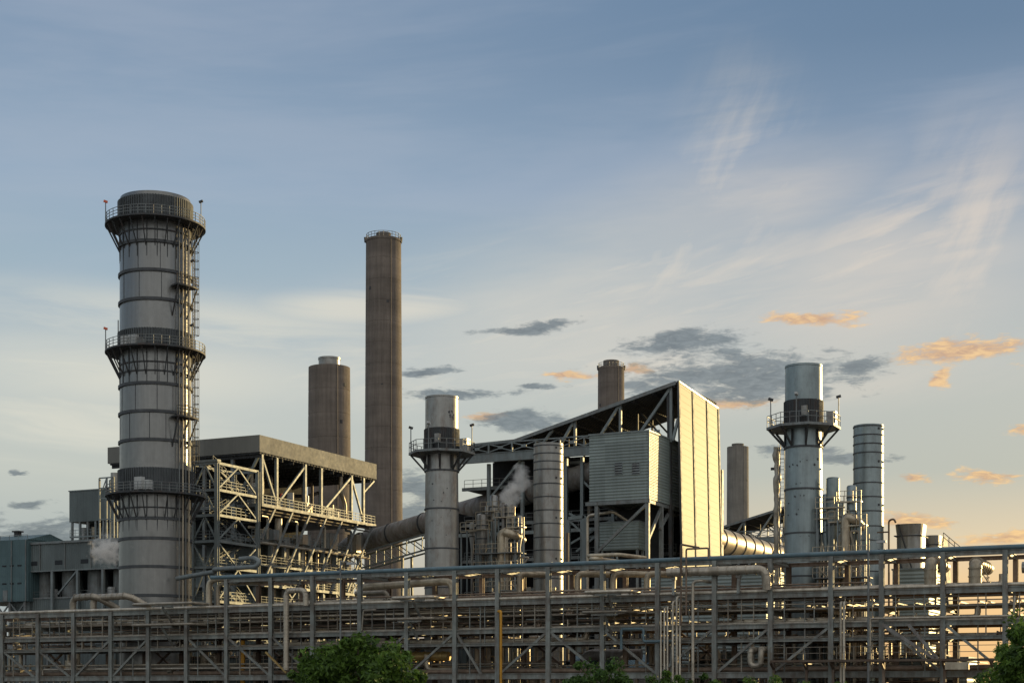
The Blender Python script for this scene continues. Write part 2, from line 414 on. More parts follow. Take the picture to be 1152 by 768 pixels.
# ================================================================== TWIN STACKS WITH GALLERY
def twin(px, D, m, label, yt, mark):
    x, y = atD(px, D); k = D/1800; c = (x, y); r = 2.06
    zz = lambda f: f
    t = thing('steel_stack', label, 'smokestack', (x, y, 0), 'twin stacks with a single gallery')
    q = MB(); q.lathe(c, [(r*1.03,0),(r*1.0,20),(r*.97,27.5),(r*.96,28.8),(r*.93,31.)], 56); q.build('shell', m, t)
    q = MB(); q.lathe(c, [(r*.98,33.6),(r*.97,37.35),(r*.99,37.4),(r*.99,37.6),(r*.9,37.6),(r*.88,33.6)], 56); q.build('flue', m, t)
    q = MB(); q.lathe(c, [(r*.93,31.),(r*1.02,31.05),(r*1.02,33.7),(r*.9,33.75)], 56)
    for i in range(48):
        a = 2*PI*i/48; q.bar((x+math.cos(a)*r*1.03, y+math.sin(a)*r*1.03, 31.1), (x+math.cos(a)*r*1.03, y+math.sin(a)*r*1.03, 33.65), .06, .08)
    q.build('silencer_band', 'dark_steel', t)
    for z in (28.6, 24., 19.2, 14.5):
        q = MB(); q.ring(c, r*.95, r*1.035, z-.09, z+.09, 56); q.build('stiffener_ring', 'ring_steel', t)
    rp = 4.05; zp = 30.9; n = 8
    o = rad(22.5)
    oc = [(x+math.cos(o+2*PI*i/n)*rp, y+math.sin(o+2*PI*i/n)*rp) for i in range(n)]
    q = MB(); vin = [(x+math.cos(o+2*PI*i/n)*r, y+math.sin(o+2*PI*i/n)*r) for i in range(n)]
    q.add([(a,b,zp-.28) for a,b in oc]+[(a,b,zp) for a,b in oc]+[(a,b,zp-.28) for a,b in vin]+[(a,b,zp) for a,b in vin],
        [f for i in range(n) for j in [(i+1)%n] for f in ((i,j,n+j,n+i),(n+i,n+j,3*n+j,3*n+i),(j,i,2*n+i,2*n+j))]); q.build('platform_deck', 'grey_steel', t)
    q = MB(); q.rail([(x+(a-x)*.98, y+(b-y)*.98, zp) for a, b in oc+oc[:1]], 1.2, .06, 1.1, (1., .55)); q.build('railing', 'grey_steel', t)
    for i in range(n):
        a = o+2*PI*i/n; ca, sa = math.cos(a), math.sin(a)
        q = MB(); q.bar((x+ca*rp*.93, y+sa*rp*.93, zp-.3), (x+ca*r, y+sa*r, 28.7), .16, .22)
        q.bar((x+ca*rp*.5, y+sa*rp*.5, zp-.4), (x+ca*r*.98, y+sa*r*.98, 28.9), .1, .5); q.build('bracket', 'dark_steel', t)
    for off, h in ((-80, 2.8), (78, 3.1), (-22, 2.9)):
        a = ang(rad(off)); R_ = rp*.93; flood(t, x+a[0]*R_, y+a[1]*R_, zp, h, 'dark_steel' if off != -22 else 'cabinet_grey', (a[0], a[1]))
    a = ang(rad(-8)); q = MB(); q.box(x+a[0]*2.7-.3, x+a[0]*2.7+.3, y+a[1]*2.7-.25, y+a[1]*2.7+.25, zp+.9, zp+1.9); q.build('control_box', 'pale_steel', t)
    a = ang(rad(-28)); q = MB(); q.box(x+a[0]*2.9-.3, x+a[0]*2.9+.3, y+a[1]*2.9-.3, y+a[1]*2.9+.3, zp, zp+1.2); q.build('control_box', 'dark_steel', t)
    a = ang(rad(68)); q = MB(); q.box(x+a[0]*3.1-.5, x+a[0]*3.1+.5, y+a[1]*3.1-.5, y+a[1]*3.1+.5, zp, zp+1.5); q.build('cable_cabinet', 'pale_steel', t)
    # scattered blotches where paint has gone
    rr = random.Random(mark); q = MB()
    spots = [(rr.uniform(-65, 60), rr.choice((23.6, 24.4, 22.8, 26.5, 18.6, 26.9, 21.5))+rr.uniform(-.5,.5), rr.uniform(.03,.11)) for i in range(30)] if mark == 2 else \
            [(38+rr.uniform(-12,14), 35.2+rr.uniform(-.5,.5), rr.uniform(.06,.17)) for i in range(13)] + [(rr.uniform(-50,50), rr.uniform(17,27), rr.uniform(.04,.08)) for i in range(12)]
    for off, z, s in spots:
        a = ang(rad(off)); w = (-a[1], a[0]); rc = r*(1.012 if z < 29 else .985); n6 = 7
        pp = [(x+a[0]*rc+w[0]*s*math.cos(2*PI*k_/n6)*rr.uniform(.5,1.3), y+a[1]*rc+w[1]*s*math.cos(2*PI*k_/n6)*rr.uniform(.5,1.3), z+s*1.2*math.sin(2*PI*k_/n6)*rr.uniform(.6,1.3)) for k_ in range(n6)]
        pin = [(u-a[0]*.1, v-a[1]*.1, z_) for u, v, z_ in pp]
        q.add(pp+pin, [tuple(range(n6))]+[(i,(i+1)%n6,n6+(i+1)%n6,n6+i) for i in range(n6)])
    q.build('paint_blotches', 'ring_steel', t)
    return t
twin(497, 194, 'pale_steel', 'pale metal stack with dark band and railed octagonal gallery, left of the sloping roof', 447, 1)
twin(904, 175.5, 'blue_steel', 'blue-grey metal stack with blotched paint and railed octagonal gallery, right of the bright clad wall', 412, 2)

# ================================================================== BANDED STACKS
def banded(px, D, m, label, ytop, ys):
    x, y = atD(px, D); r = 16.6*D/1800; c = (x, y); z = lambda py: zat(py, D-r)
    t = thing('banded_stack', label, 'smokestack', (x, y, 0), 'plain stacks with evenly spaced bands')
    q = MB(); q.lathe(c, [(r*1.02,0),(r,z(ytop)),(r*.93,z(ytop)),(r*.92,z(ytop)-3)], 48); q.build('shell', m, t)
    for py in ys:
        q = MB(); q.ring(c, r*.96, r*1.035, z(py)-.07, z(py)+.07, 48); q.build('band', 'ring_steel', t)
    q = MB(); a = ang(rad(35))
    for py in ys[1::3]:
        for s in (30, 62): 
            a = ang(rad(s)); q.bar((x+a[0]*r*.98, y+a[1]*r*.98, z(py)+.7), (x+a[0]*r*1.04, y+a[1]*r*1.04, z(py)+.7), .22, .25)
    q.build('sample_ports', 'dark_steel', t)
banded(617, 203, 'pale_steel', 'plain round pale stack with thin bands and no gallery, in front of the sloping-roofed hall', 497, (500, 509, 518, 527, 543, 558, 573, 588, 603.5, 618, 634, 650))
banded(977, 185.5, 'blue_steel', 'plain round blue-grey stack with thin bands, far right against the sky', 476, (478, 488, 498, 508, 525, 542, 558, 574, 591, 607, 625, 642))

# ================================================================== OPEN-SIDED ROOFED BLOCK (left of centre)
def xat(px, Y): return onY(px, Y)[0]
def yat(px, X): return onX(px, X)[0]
XR = -133.5; Y0, Y1 = 193., 225.4
zr, zf = 39.1, 36.65
XL = xat(124, Y0)
t = thing('process_block', 'open-sided steel block with broad grey-beige roof fascia and overhanging upper floor', 'industrial building', ((XL+XR)/2, (Y0+Y1)/2, 0))
m = MB(); m.box(XL, XR+.35, Y0-.6, Y1+.1, zf, zr); m.build('roof_fascia', 'fascia', t)
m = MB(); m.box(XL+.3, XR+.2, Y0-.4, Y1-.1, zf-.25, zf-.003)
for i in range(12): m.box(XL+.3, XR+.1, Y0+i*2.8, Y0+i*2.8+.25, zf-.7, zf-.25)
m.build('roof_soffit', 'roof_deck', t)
zu = 29.3; zl = 24.4; XI = XR-1.7
m = MB(); m.box(XL+3, XR+.35, Y0, Y1, zu-.45, zu); m.build('upper_floor', 'grey_steel', t)
m = MB(); m.box(XL+3, XI+.3, Y0+.3, Y1-1, zl-.4, zl); m.build('lower_floor', 'grey_steel', t)
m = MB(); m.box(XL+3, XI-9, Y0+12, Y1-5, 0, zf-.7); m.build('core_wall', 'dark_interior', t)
m = MB(); m.box(XL+3, XI-2.6, Y0+5, Y1-3, 0, zl-.41); m.build('core_wall', 'grey_cladding', t)
posts = [Y0+.2, Y0+4.2, Y0+13.2, Y0+18, Y0+27.6, Y1-.6]
# upper posts, braces
ups = []
for px in (297.5, 311, 343, 361, 395, 408.5): ups.append(yat(px, XR))
ups[0] = Y0+.4
for y in ups:
    m = MB(); m.bar((XR, y, zu), (XR, y, zf-.25), .42, .42); m.build('post', 'light_steel', t)
for a, b, up in ((0,1,1),(1,2,0),(3,4,0),(4,5,1)):
    m = MB(); p, q = (ups[a], ups[b]); z0, z1 = (zf-.5, zu+.2) if up else (zu+.2, zf-.5)
    m.bar((XR, p, z0), (XR, q, z1), .3, .3); m.build('brace', 'light_steel', t)
m = MB(); m.bar((XR, ups[5], zf-2.6), (XR, Y1-.2, zf-.3), .26); m.build('brace', 'light_steel', t)
for px in (230, 262):
    x = xat(px, Y0+.3); m = MB(); m.bar((x, Y0+.3, 0), (x, Y0+.3, zf-.25), .45); m.build('post', 'grey_steel', t)
m = MB(); m.bar((XR-4.6, Y0+.3, zu), (XR-.5, Y0+.3, zf-.5), .35); m.build('brace', 'light_steel', t)
# struts under the overhang
for i in range(7):
    y = Y0+3.6+i*4.65; dz = 5.2 if i == 0 else 11.5; m = MB(); m.bar((XR+.12, y, zu-.45), (XR+.12, y-dz*.66, zu-dz), .26, .28); m.build('strut', 'grey_steel', t)
for x, z in ((XR+.25, zu), (XI+.2, zl)):
    m = MB(); m.rail([(x, Y0+.1, z), (x, Y1-.3, z)], 1.25, .07, 1.2, (1., .66, .33)); m.build('railing', 'light_steel', t)
m = MB(); m.rail([(XL+4, Y0+.1, zu), (XR+.2, Y0+.1, zu)], 1.25, .07, 1.2, (1., .66, .33)); m.build('railing', 'light_steel', t)
# lower columns and machines
for i in range(9):
    y = Y0+1.5+i*3.6; m = MB(); m.bar((XI, y, 0), (XI, y, zl-.4), .5 if i % 3 else .8, .5); m.build('column', 'light_steel' if i % 2 else 'grey_steel', t)
for i in range(7):
    y = Y0+3+i*4.1; m = MB(); m.cyl((XI-1.1, y), .35+.25*(i % 2), 3, zl-.6, 14); m.build('vertical_pipe', 'warm_steel', t)
m = MB()
for z in (12., 17.5): m.box(XL+3, XI+.5, Y0+.6, Y1-1, z, z+.35)
m.build('gallery_beam', 'grey_steel', t)
rr = random.Random(5)
for i, (mm, y, w_, h) in enumerate((('pale_steel',1.6,1.7,3.2),('grey_steel',7,2.2,1.5),('red_paint',9.4,.35,2.6),('cabinet_grey',12,1.2,3.),('warm_steel',14.5,2.6,1.7),('pale_steel',16.3,1.,3.),('grey_steel',20.,2.4,1.4),('warm_steel',23.,1.4,2.2),('cabinet_grey',25,.8,1.5))):
    m = MB(); x = XR-1.8-rr.random()
    if i in (0, 3, 5): m.cyl((x, Y0+y), w_*.45, zu, zu+h, 16)
    else: m.box(x-w_/2, x+w_/2, Y0+y-w_/2, Y0+y+w_/2, zu, zu+h)
    m.build('machine', mm, t)
for i in range(6):
    m = MB(); x = XR-3.5-1.4*(i % 3); y = Y0+3+i*4.6; m.tube(bend([(x, y, zu), (x, y, zf-1.5-i % 2), (x-4, y+3, zf-1.5-i % 2)], .8), .22+.08*(i % 2), 10); m.build('process_pipe', 'pipe_grey', t)
y = yat(388, XR-1.); m = MB(); m.tube(bend([(XR-1, y, zu), (XR-1, y, zu+2.6), (XR-1, y-1.2, zu+4.2), (XR-1, y-1.2, zf-.6)], .7), .34, 10); m.build('process_pipe', 'warm_steel', t)

rr = random.Random(31)
for z in (20.6, 17.6, 14.6, 11.6, 8.6):
    m = MB(); m.bar((XI+.45,Y0+.6,z),(XI+.45,Y1-.8,z), .28,.34); m.build('floor_beam', 'light_steel', t)
    m = MB(); m.rail([(XI+.5,Y0+.8,z+.2),(XI+.5,Y1-1,z+.2)], 1.15,.06,1.3,(1.,.66,.33)); m.build('railing', 'grey_steel', t)
for i in range(8):
    y = Y0+1.+i*3.7; za = 8.6+3*(i % 4); m = MB(); m.bar((XI+.4,y,za),(XI+.4,y+3.5,za+3.), .2); m.bar((XI+.4,y+3.5,za),(XI+.4,y,za+3.), .2); m.build('brace', 'light_steel', t)
for i in range(16):
    y = Y0+1.2+rr.random()*29; z = rr.choice((24., 20.8, 17.8)); h = rr.uniform(.8,2.4); m = MB(); x = XI-.5-rr.random()
    if i % 3: m.cyl((x,y), rr.uniform(.25,.6), z, z+h, 12)
    else: m.tube(bend([(x,y-1,z+h),(x,y+.8,z+h),(x,y+.8,z)], .4), .2, 9)
    m.build('machine', rr.choice(('warm_steel','pale_steel','grey_steel','cabinet_grey')), t)
for i in range(12):      # pipes, trays and lamps hung under the overhanging floor
    y = Y0+1.6+i*2.6; m = MB()
    if i % 3 == 0: m.tube(bend([(XR-.6,y,zu-.9),(XR-1.,y,zu-1.6),(XR-1.,y+1.8,zu-1.6),(XR-1.,y+1.8,zl)], .35), .2, 9)
    elif i % 3 == 1: m.box(XR-2.2,XR-.5,y,y+1.5,zl,zl+rr.uniform(1.2,3.2))
    else: m.cyl((XR-1.4,y), .55, zl, zl+rr.uniform(1.6,3.4), 14)
    m.build('process_pipe' if i % 3 == 0 else 'machine', ('insulation','grey_steel','warm_steel','pale_steel')[i % 4], t)
for z, r in ((zu-.75,.16),(zu-1.25,.12),(zl-.7,.2)):
    m = MB(); m.tube([(XR-.5,Y0+1,z),(XR-.5,Y1-1,z)], r, 9); m.build('process_pipe', 'pipe_grey', t)
# stair tower in front of the block
TX = -133.2; TY0, TY1 = 182.2, 192.; TXL = xat(217, TY0)
t = thing('stair_tower', 'open braced steel stair tower with railed landings beside the broad grey stack', 'stair tower', ((TX+TXL)/2, (TY0+TY1)/2, 0))
LV = (33.7, 30., 26.5, 22.9, 19.3, 14.5, 9.5, 4.5)
for x, y, w_ in ((TX,TY0,.55),(TXL,TY0,.55),(TX,TY1,.5),(TXL,TY1,.5)):
    m = MB(); m.ibeam((x,y,0),(x,y,LV[0]), w_, w_, .08); m.bar((x,y,0),(x,y,LV[0]), w_*.5, w_*.9); m.build('post', 'light_steel', t)
for z in LV:
    for p, q in (((TX,TY0,z),(TX,TY1,z)),((TXL,TY0,z),(TX,TY0,z)),((TXL,TY1,z),(TX,TY1,z)),((TXL,TY0,z),(TXL,TY1,z))):
        m = MB(); m.bar(p, q, .3, .36); m.build('beam', 'light_steel', t)
    if z < 33: 
        m = MB(); m.box(TXL+.2, TX-.2, TY0+.2, TY1-.2, z+.18, z+.25); m.build('landing', 'dark_steel', t)
        m = MB(); m.rail([(TX-.3,TY0+.3,z+.25),(TX-.3,TY1-.3,z+.25)], 1.25, .075, 1.1, (1.,.66,.33)); m.rail([(TXL+.3,TY0+.3,z+.25),(TX-.3,TY0+.3,z+.25)], 1.25, .075, 1.1, (1.,.66,.33)); m.build('railing', 'light_steel', t)
ym = (TY0+TY1)/2; xm = (TX+TXL)/2
for i, (za, zb) in enumerate(zip(LV[1:], LV)):
    for (p, q) in (((TX,TY0,za),(TX,ym,zb-.1)),((TX,TY1,za),(TX,ym,zb-.1)),((TXL,TY0,za),(xm,TY0,zb-.1)),((TX,TY0,za),(xm,TY0,zb-.1))) if i not in (3, 5) else \
                  (((TX,TY0,zb),(TX,ym,za+.1)),((TX,TY1,zb),(TX,ym,za+.1)),((TXL,TY0,zb),(xm,TY0,za+.1)),((TX,TY0,zb),(xm,TY0,za+.1))):
        m = MB(); m.bar(p, q, .2, .2); m.build('brace', 'light_steel', t)
    m = MB(); ya, yb = (TY0+1.2, TY1-1.2) if i % 2 else (TY1-1.2, TY0+1.2)
    for sx in (xm-.5, xm+.5): m.bar((sx, ya, za+.2), (sx, yb, zb+.2), .08, .3)
    for k in range(14): 
        f = (k+.5)/14; m.box(xm-.5, xm+.5, ya+(yb-ya)*f-.15, ya+(yb-ya)*f+.15, za+(zb-za)*f+.16, za+(zb-za)*f+.2)
    m.rail([(xm+.5, ya, za+.3), (xm+.5, yb, zb+.3)], 1., .06, 1.2); m.build('stair_flight', 'grey_steel', t)
m = MB(); m.box(TXL-.6, TX+.3, TY0-.3, TY0+.5, LV[0]+.18, LV[0]+.5); m.build('top_beam', 'light_steel', t)

# ================================================================== SLOPED-ROOF HALL
WX, WY0, WY1 = -76.2, 212., 229.3
ZT, ZL = 45.3, 38.9
XB, XE = -101.5, -112.6
t = thing('boiler_hall', 'large open hall under a steep sloping roof with a tall bright ribbed end wall', 'industrial building', ((WX+XE)/2, (WY0+WY1)/2, 0))
hall = t
m = MB()   # sloping and flat roof, a slab with edge trim
def slab(m, pts, y0, y1, th):
    for (xa, za), (xb, zb) in zip(pts, pts[1:]):
        m.hexa([(xa,y0,za-th),(xb,y0,zb-th),(xb,y1,zb-th),(xa,y1,za-th)], [(xa,y0,za),(xb,y0,zb),(xb,y1,zb),(xa,y1,za)])
slab(m, [(WX-.25,ZT),(XB,ZL),(XE,ZL-.3)], WY0-.6, WY1, .3)
for i in range(9):
    f = i/8; x = WX-.6+(XB-WX)*f; z = ZT+(ZL-ZT)*f-.3; m.bar((x,WY0-.3,z-.2),(x,WY1,z-.2), .22, .4)
m.build('roof', 'roof_deck', t)
m = MB(); slab(m, [(WX-.25,ZT+.06),(XB,ZL+.06),(XE,ZL-.24)], WY0-.72, WY0-.603, .5); m.build('roof_edge_trim', 'grey_steel', t)
# end wall of three tall ribbed panels, leaning very slightly
lean = 1.0
wall_parts = []
pn = [WY0, yat(779, WX), yat(795, WX), WY1]
for a, b in zip(pn, pn[1:]):
    zt = lambda y: ZT - (y-WY0)/(WY1-WY0)*1.0
    m = MB(); m.hexa([(WX-.22+lean,a+.12,0),(WX+lean,a+.12,0),(WX+lean,b-.12,0),(WX-.22+lean,b-.12,0)], [(WX-.22,a+.12,zt(a)),(WX,a+.12,zt(a)),(WX,b-.12,zt(b)),(WX-.22,b-.12,zt(b))])
    for k in range(48):      # sheet laps, each a few centimetres proud
        f0 = (k+.5)/48; f1 = f0+.0022; P_ = lambda f, y, o: (WX+lean*(1-f)+o, y, zt(y)*f)
        m.hexa([P_(f0,a+.12,-.01),P_(f0,a+.12,.018),P_(f0,b-.12,.018),P_(f0,b-.12,-.01)], [P_(f1,a+.12,-.01),P_(f1,a+.12,.018),P_(f1,b-.12,.018),P_(f1,b-.12,-.01)])
    wall_parts.append(m.build('wall_panel', 'pale_cladding', t))
for y in pn:
    z = ZT - (y-WY0)/(WY1-WY0)*1.0+.12
    m = MB(); m.bar((WX+lean-.04,y,0),(WX-.04,y,z), .3, .5); wall_parts.append(m.build('wall_rib', 'ring_steel', t))
m = MB(); m.bar((WX-.1,WY0,ZT+.1),(WX-.1,WY1,ZT-.9), .4, .2); wall_parts.append(m.build('wall_cap', 'pale_steel', t))
xq = xat(810.5, 231.); m = MB(); m.box(xq-.3, xq+.25, 231., 231.7, 0, zY(811, 528, 231.)); wall_parts.append(m.build('wall_rib', 'grey_steel', t))
# backing and floors
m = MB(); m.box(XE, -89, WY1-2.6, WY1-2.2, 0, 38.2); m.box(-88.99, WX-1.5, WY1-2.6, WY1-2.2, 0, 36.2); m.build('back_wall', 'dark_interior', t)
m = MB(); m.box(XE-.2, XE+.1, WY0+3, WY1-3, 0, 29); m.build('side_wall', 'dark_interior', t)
for z in (9., 16., 22., 27.5, 33.):
    m = MB(); m.box(XE+.3, WX-2, WY0+4.5, WY1-2.7, z-.35, z); m.build('floor', 'dark_steel', t)
    m = MB(); m.bar((XE,WY0+4.3,z-.25),(WX-2,WY0+4.3,z-.25), .3, .5); m.build('floor_beam', 'grey_steel', t)
    m = MB(); m.rail([(XE+.3,WY0+4.4,z),(WX-2,WY0+4.4,z)], 1.15, .06, 1.5, (1.,.5)); m.build('railing', 'grey_steel', t)
# girder and lattice over it
GY = WY0-1.2
m = MB(); m.ibeam((XE-.5,GY,36.45),(WX-2.2,GY,36.45), .5, 1.35, .09); m.box(XE-.5,WX-2.2,GY-.12,GY-.06,35.85,37.05); m.build('crane_girder', 'light_steel', t)
xs = [XE-.4+i*(WX-2.4-XE+.4)/9 for i in range(10)]
m = MB()
m.bar((xs[0],GY,38.55),(xs[-1],GY,38.55), .16, .18)
for a, b in zip(xs, xs[1:]):
    mid = (a+b)/2; m.bar((a,GY,37.15),(a,GY,38.5), .22); m.bar((a,GY,38.4),(mid,GY,37.9), .1,.14); m.bar((mid,GY,37.9),(b,GY,38.4), .1,.14); m.bar((a,GY,37.25),(mid,GY,37.75), .1,.14); m.bar((mid,GY,37.75),(b,GY,37.25), .1,.14)
    m.box(mid-.4,mid+.4,GY-.06,GY+.06,37.6,38.05)
m.build('lattice_rail', 'light_steel', t)
# columns and roof truss members
for px in (550, 588, 637, 655, 690):
    x = xat(px, WY0); m = MB(); m.bar((x,WY0,0),(x,WY0,35.7), .45,.5); m.build('column', 'light_steel', t)
m = MB(); m.bar((WX-1.,WY0+.3,0),(WX-1.6,WY0+.3,ZT-.5), .5,.5); m.build('column', 'dark_steel', t)
for (xa, za), (xb, zb) in (((xat(647,WY0),36.9),(xat(647,WY0),41.1)), ((xat(698,WY0),37.2),(xat(698,WY0),42.8)), ((xat(755,WY0),37),(xat(755,WY0),44.7)),
        ((xat(668,WY0),37.2),(xat(697,WY0),42.8)), ((xat(712,WY0),37.2),(xat(754,WY0),44.5)), ((xat(628,WY0),37.2),(xat(646,WY0),41.0)), ((xat(605,WY0),37.2),(xat(622,WY0),40)),
        ((xat(757,WY0),37.2),(xat(763,WY0),40.2))):
    m = MB(); m.bar((xa,WY0,za),(xb,WY0,zb), .36,.36); m.build('truss_member', 'light_steel', t)
for yb in (WY0+6, WY0+12):
    m = MB()
    for i in range(4): 
        x = WX-3-i*5.5; m.bar((x,yb,37),(x-5,yb,ZT-.8-(WX-x+4.8)*.25), .25); m.bar((x,yb,33),(x,yb,ZT-.7-(WX-x)*.25), .25)
    m.build('inner_truss', 'dark_steel', t)
for (pa, ya), (pb, yb) in (((585,518),(551,560)), ((722,565),(640,612)), ((655,540),(690,575)), ((648,620),(676,598)), ((640,577),(655,585))):
    D1 = onY(pa,WY0); D2 = onY(pb,WY0); m = MB(); m.bar((D1[0],WY0+.1,zat(ya,D1[1])),(D2[0],WY0+.1,zat(yb,D2[1])), .26,.3); m.build('brace', 'light_steel', t)
rr = random.Random(9)
for i in range(26):     # machinery and ducts on the floors
    z = rr.choice((9.,16.,22.,27.5,33.)); x = rr.uniform(XE+3, WX-6); y = WY0+rr.uniform(6,11); m = MB(); a = rr.uniform(.5,1.6); h = rr.uniform(1,3.6)
    if i % 3 == 0: m.cyl((x,y), a*.6, z, z+h, 14)
    elif i % 3 == 1: m.tube(bend([(x-3,y,z+h),(x+2,y,z+h),(x+2,y,z)], .6), .3, 10)
    else: m.box(x-a,x+a,y-a*.6,y+a*.6,z,z+h)
    m.build('machine', rr.choice(('grey_steel','dark_steel','pipe_grey','light_steel','cabinet_grey')), t)
for z in (25.3, 20.5, 12.5):
    m = MB(); m.bar((XE,WY0,z),(xat(722,WY0),WY0,z), .35,.5); m.build('floor_beam', 'light_steel', t)
    m = MB(); m.rail([(XE+2,WY0,z+.25),(xat(672,WY0),WY0,z+.25)], 1.1,.06,1.5,(1.,.5)); m.build('railing', 'grey_steel', t)

# second hall far behind: the same building without its end wall
c2 = copy_tree(hall); c2.location = hall.location + Vector((-18.5, 139.6, 0))
for ch in list(c2.children):
    if ch.name.split('.')[0] in ('wall_panel', 'wall_rib', 'wall_cap'): bpy.data.objects.remove(ch)
c2['label'] = 'distant sloping-roofed hall low between the small pale chimney and the blue-grey stack'

# clad box on legs in front of the hall
BY = 203.8; BX1 = xat(730, BY); BX0 = xat(663, BY); BZ0, BZ1 = 28.2, 37.3; BYB = 217.
t = thing('clad_box_house', 'large green-grey ribbed metal box on steel legs, two louvres on its face', 'industrial building', ((BX0+BX1)/2, (BY+BYB)/2, 0))
m = MB(); m.box(BX0, BX1, BY, BYB, BZ0, BZ1); m.build('ribbed_walls', 'cladding', t)
m = MB(); m.box(BX0-.12, BX1+.12, BY-.12, BYB, BZ1+.003, BZ1+.22); m.build('roof', 'light_steel', t)
m = MB(); m.bar((BX1+.04,BY-.04,BZ0),(BX1+.04,BY-.04,BZ1), .16); m.build('corner_trim', 'light_steel', t)
for pa, pb in ((692, 700), (711.5, 719.5)):
    xa, xb = xat(pa, BY), xat(pb, BY); za, zb = zY(532, 1, BY), 0
    zt_, zb_ = zY(pa, 521, BY), zY(pa, 533, BY)
    m = MB(); f = .08
    m.box(xa-f, xb+f, BY-.1, BY-.003, zb_-f, zb_); m.box(xa-f, xb+f, BY-.1, BY-.003, zt_, zt_+f); m.box(xa-f, xa, BY-.1, BY-.003, zb_, zt_); m.box(xb, xb+f, BY-.1, BY-.003, zb_, zt_)
    fr_ = m.build('louvre', 'light_steel', t)
    m = MB(); m.box(xa, xb, BY-.03, BY-.003, zb_, zt_)
    m.build('louvre_opening', 'louver', fr_)
    m = MB()
    for k in range(4): 
        z = zb_+(k+.6)*(zt_-zb_)/4.2; m.hexa([(xa,BY-.1,z-.1),(xb,BY-.1,z-.1),(xb,BY-.04,z+.08),(xa,BY-.04,z+.08)], [(xa,BY-.1,z-.07),(xb,BY-.1,z-.07),(xb,BY-.04,z+.11),(xa,BY-.04,z+.11)])
    m.build('louvre_blade', 'grey_steel', fr_)
for x, y in ((BX1-.3,BY+.3),(BX1-.3,BY+5.6),(BX1-.3,BY+9.7),(BX0+1,BY+.3),(BX0+1,BY+9.7)):
    m = MB(); m.bar((x,y,0),(x,y,BZ0-.55), .5,.5); m.build('leg', 'grey_steel', t)
m = MB()
for y in (BY+.2, BY+9.7): m.bar((BX0-.6,y,BZ0-.28),(BX1+.1,y,BZ0-.28), .35,.5)
for x in (BX0+1, BX1-.3): m.bar((x,BY-.2,BZ0-.3),(x,BYB,BZ0-.3), .35,.45)
m.build('floor_frame', 'grey_steel', t)
for p, q in (((BX1-.3,BY+.3,BZ0-.6),(BX1-8.,BY+.3,21.)), ((BX1-.3,BY+.3,22.5),(BX1-.3,BY+5,27.)), ((BX1-.3,BY+5,24.5),(BX1-.3,BY+8.5,27))):
    m = MB(); m.bar(p, q, .35,.35); m.build('brace', 'grey_steel', t)
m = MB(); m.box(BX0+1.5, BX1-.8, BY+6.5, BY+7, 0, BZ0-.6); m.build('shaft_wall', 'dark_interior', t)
# smaller box below it
SY = 206.8; SX1 = -80.2; SX0 = xat(674.5, SY)
t = thing('clad_box_house', 'small green-grey ribbed metal box tucked under the larger box', 'industrial building', ((SX0+SX1)/2, SY+1.3, 0))
m = MB(); m.box(SX0, SX1, SY, SY+2.6, 21.7, 25.5); m.build('ribbed_walls', 'cladding', t)
m = MB(); m.box(SX0-.08, SX1+.08, SY-.08, SY+2.7, 25.503, 25.65); m.build('roof', 'light_steel', t)
for x, y in ((SX0+.3,SY+.3),(SX1-.3,SY+.3),(SX0+.3,SY+2.3),(SX1-.3,SY+2.3)):
    m = MB(); m.bar((x,y,0),(x,y,21.7), .3); m.build('leg', 'grey_steel', t)
# pipe bridge portal to the left of the small box
pp = MB(); x0 = xat(658, 207); pp.bar((x0,207,0),(x0,207,26.7), .55,.5); pp.bar((x0,207,26.6),(xat(640,207),207,26.4), .5,.5); pp.bar((xat(640,207),207,0),(xat(640,207),207,26.2), .4); pp.bar((x0,207,24),(x0-2.6,207,26.3), .25)
tag(pp.build('pipe_portal', 'light_steel'), 'pale blue-grey steel portal frame left of the small ribbed box', 'steel frame')
pipe([(xat(661,206.4),206.4,0),(xat(661,206.4),206.4,26.6),(xat(690,206.4),206.4,27.),(xat(703,206.4),208.5,25.5)], .22, 'insulation', 'thin pale pipe bending over the top of the small ribbed box', name='bent_pipe')

# ================================================================== DUCTS
P0 = Vector((-90.0, 213.8, 33.6)); P1 = Vector((-140.8, 230., 26.4)); d = (P1-P0).normalized()
t = thing('inclined_duct', 'long rust-grey round duct sloping down leftward from the hall to behind the open block', 'duct', ((P0.x+P1.x)/2, (P0.y+P1.y)/2, 0))
m = MB(); m.tube([P0+d*-6, P0, P0.lerp(P1,.5), P1, P1+Vector((-8,3,-4))], 1.72, 28); m.build('duct_shell', 'duct_steel', t)
for i in range(7):
    p = P0.lerp(P1, .08+i*.145); m = MB(); m.tube([p-d*.12, p+d*.12], 1.86, 28); m.build('clamp_band', 'dark_steel', t)
m = MB(); up = Vector((0,0,1))
lo = lambda f: P0.lerp(P1, f) - up*1.9
lw = lambda f: P0.lerp(P1, f) - up*4.4
for sy in (-1.3, 1.3):
    o = Vector((0, sy, 0)); m.bar(lo(.45)+o, lo(1)+o, .2,.25); m.bar(lw(.45)+o, lw(1)+o, .2,.25)
    for i in range(9):
        f = .45+.55*i/8; m.bar(lo(f)+o, lw(f)+o, .14)
        if i < 8: m.bar(lw(f)+o, lo(f+.55/8)+o, .14)
m.build('support_truss', 'light_steel', t)
for f in (.5, .74, .97):
    p = P0.lerp(P1, f); m = MB()
    for sy in (-1.5, 1.5): m.bar((p.x,p.y+sy*1.3,0),(p.x,p.y+sy,p.z-4.4), .35); 
    m.bar((p.x,p.y-1.9,8),(p.x,p.y+1.6,p.z-6), .2); m.build('support_leg', 'grey_steel', t)
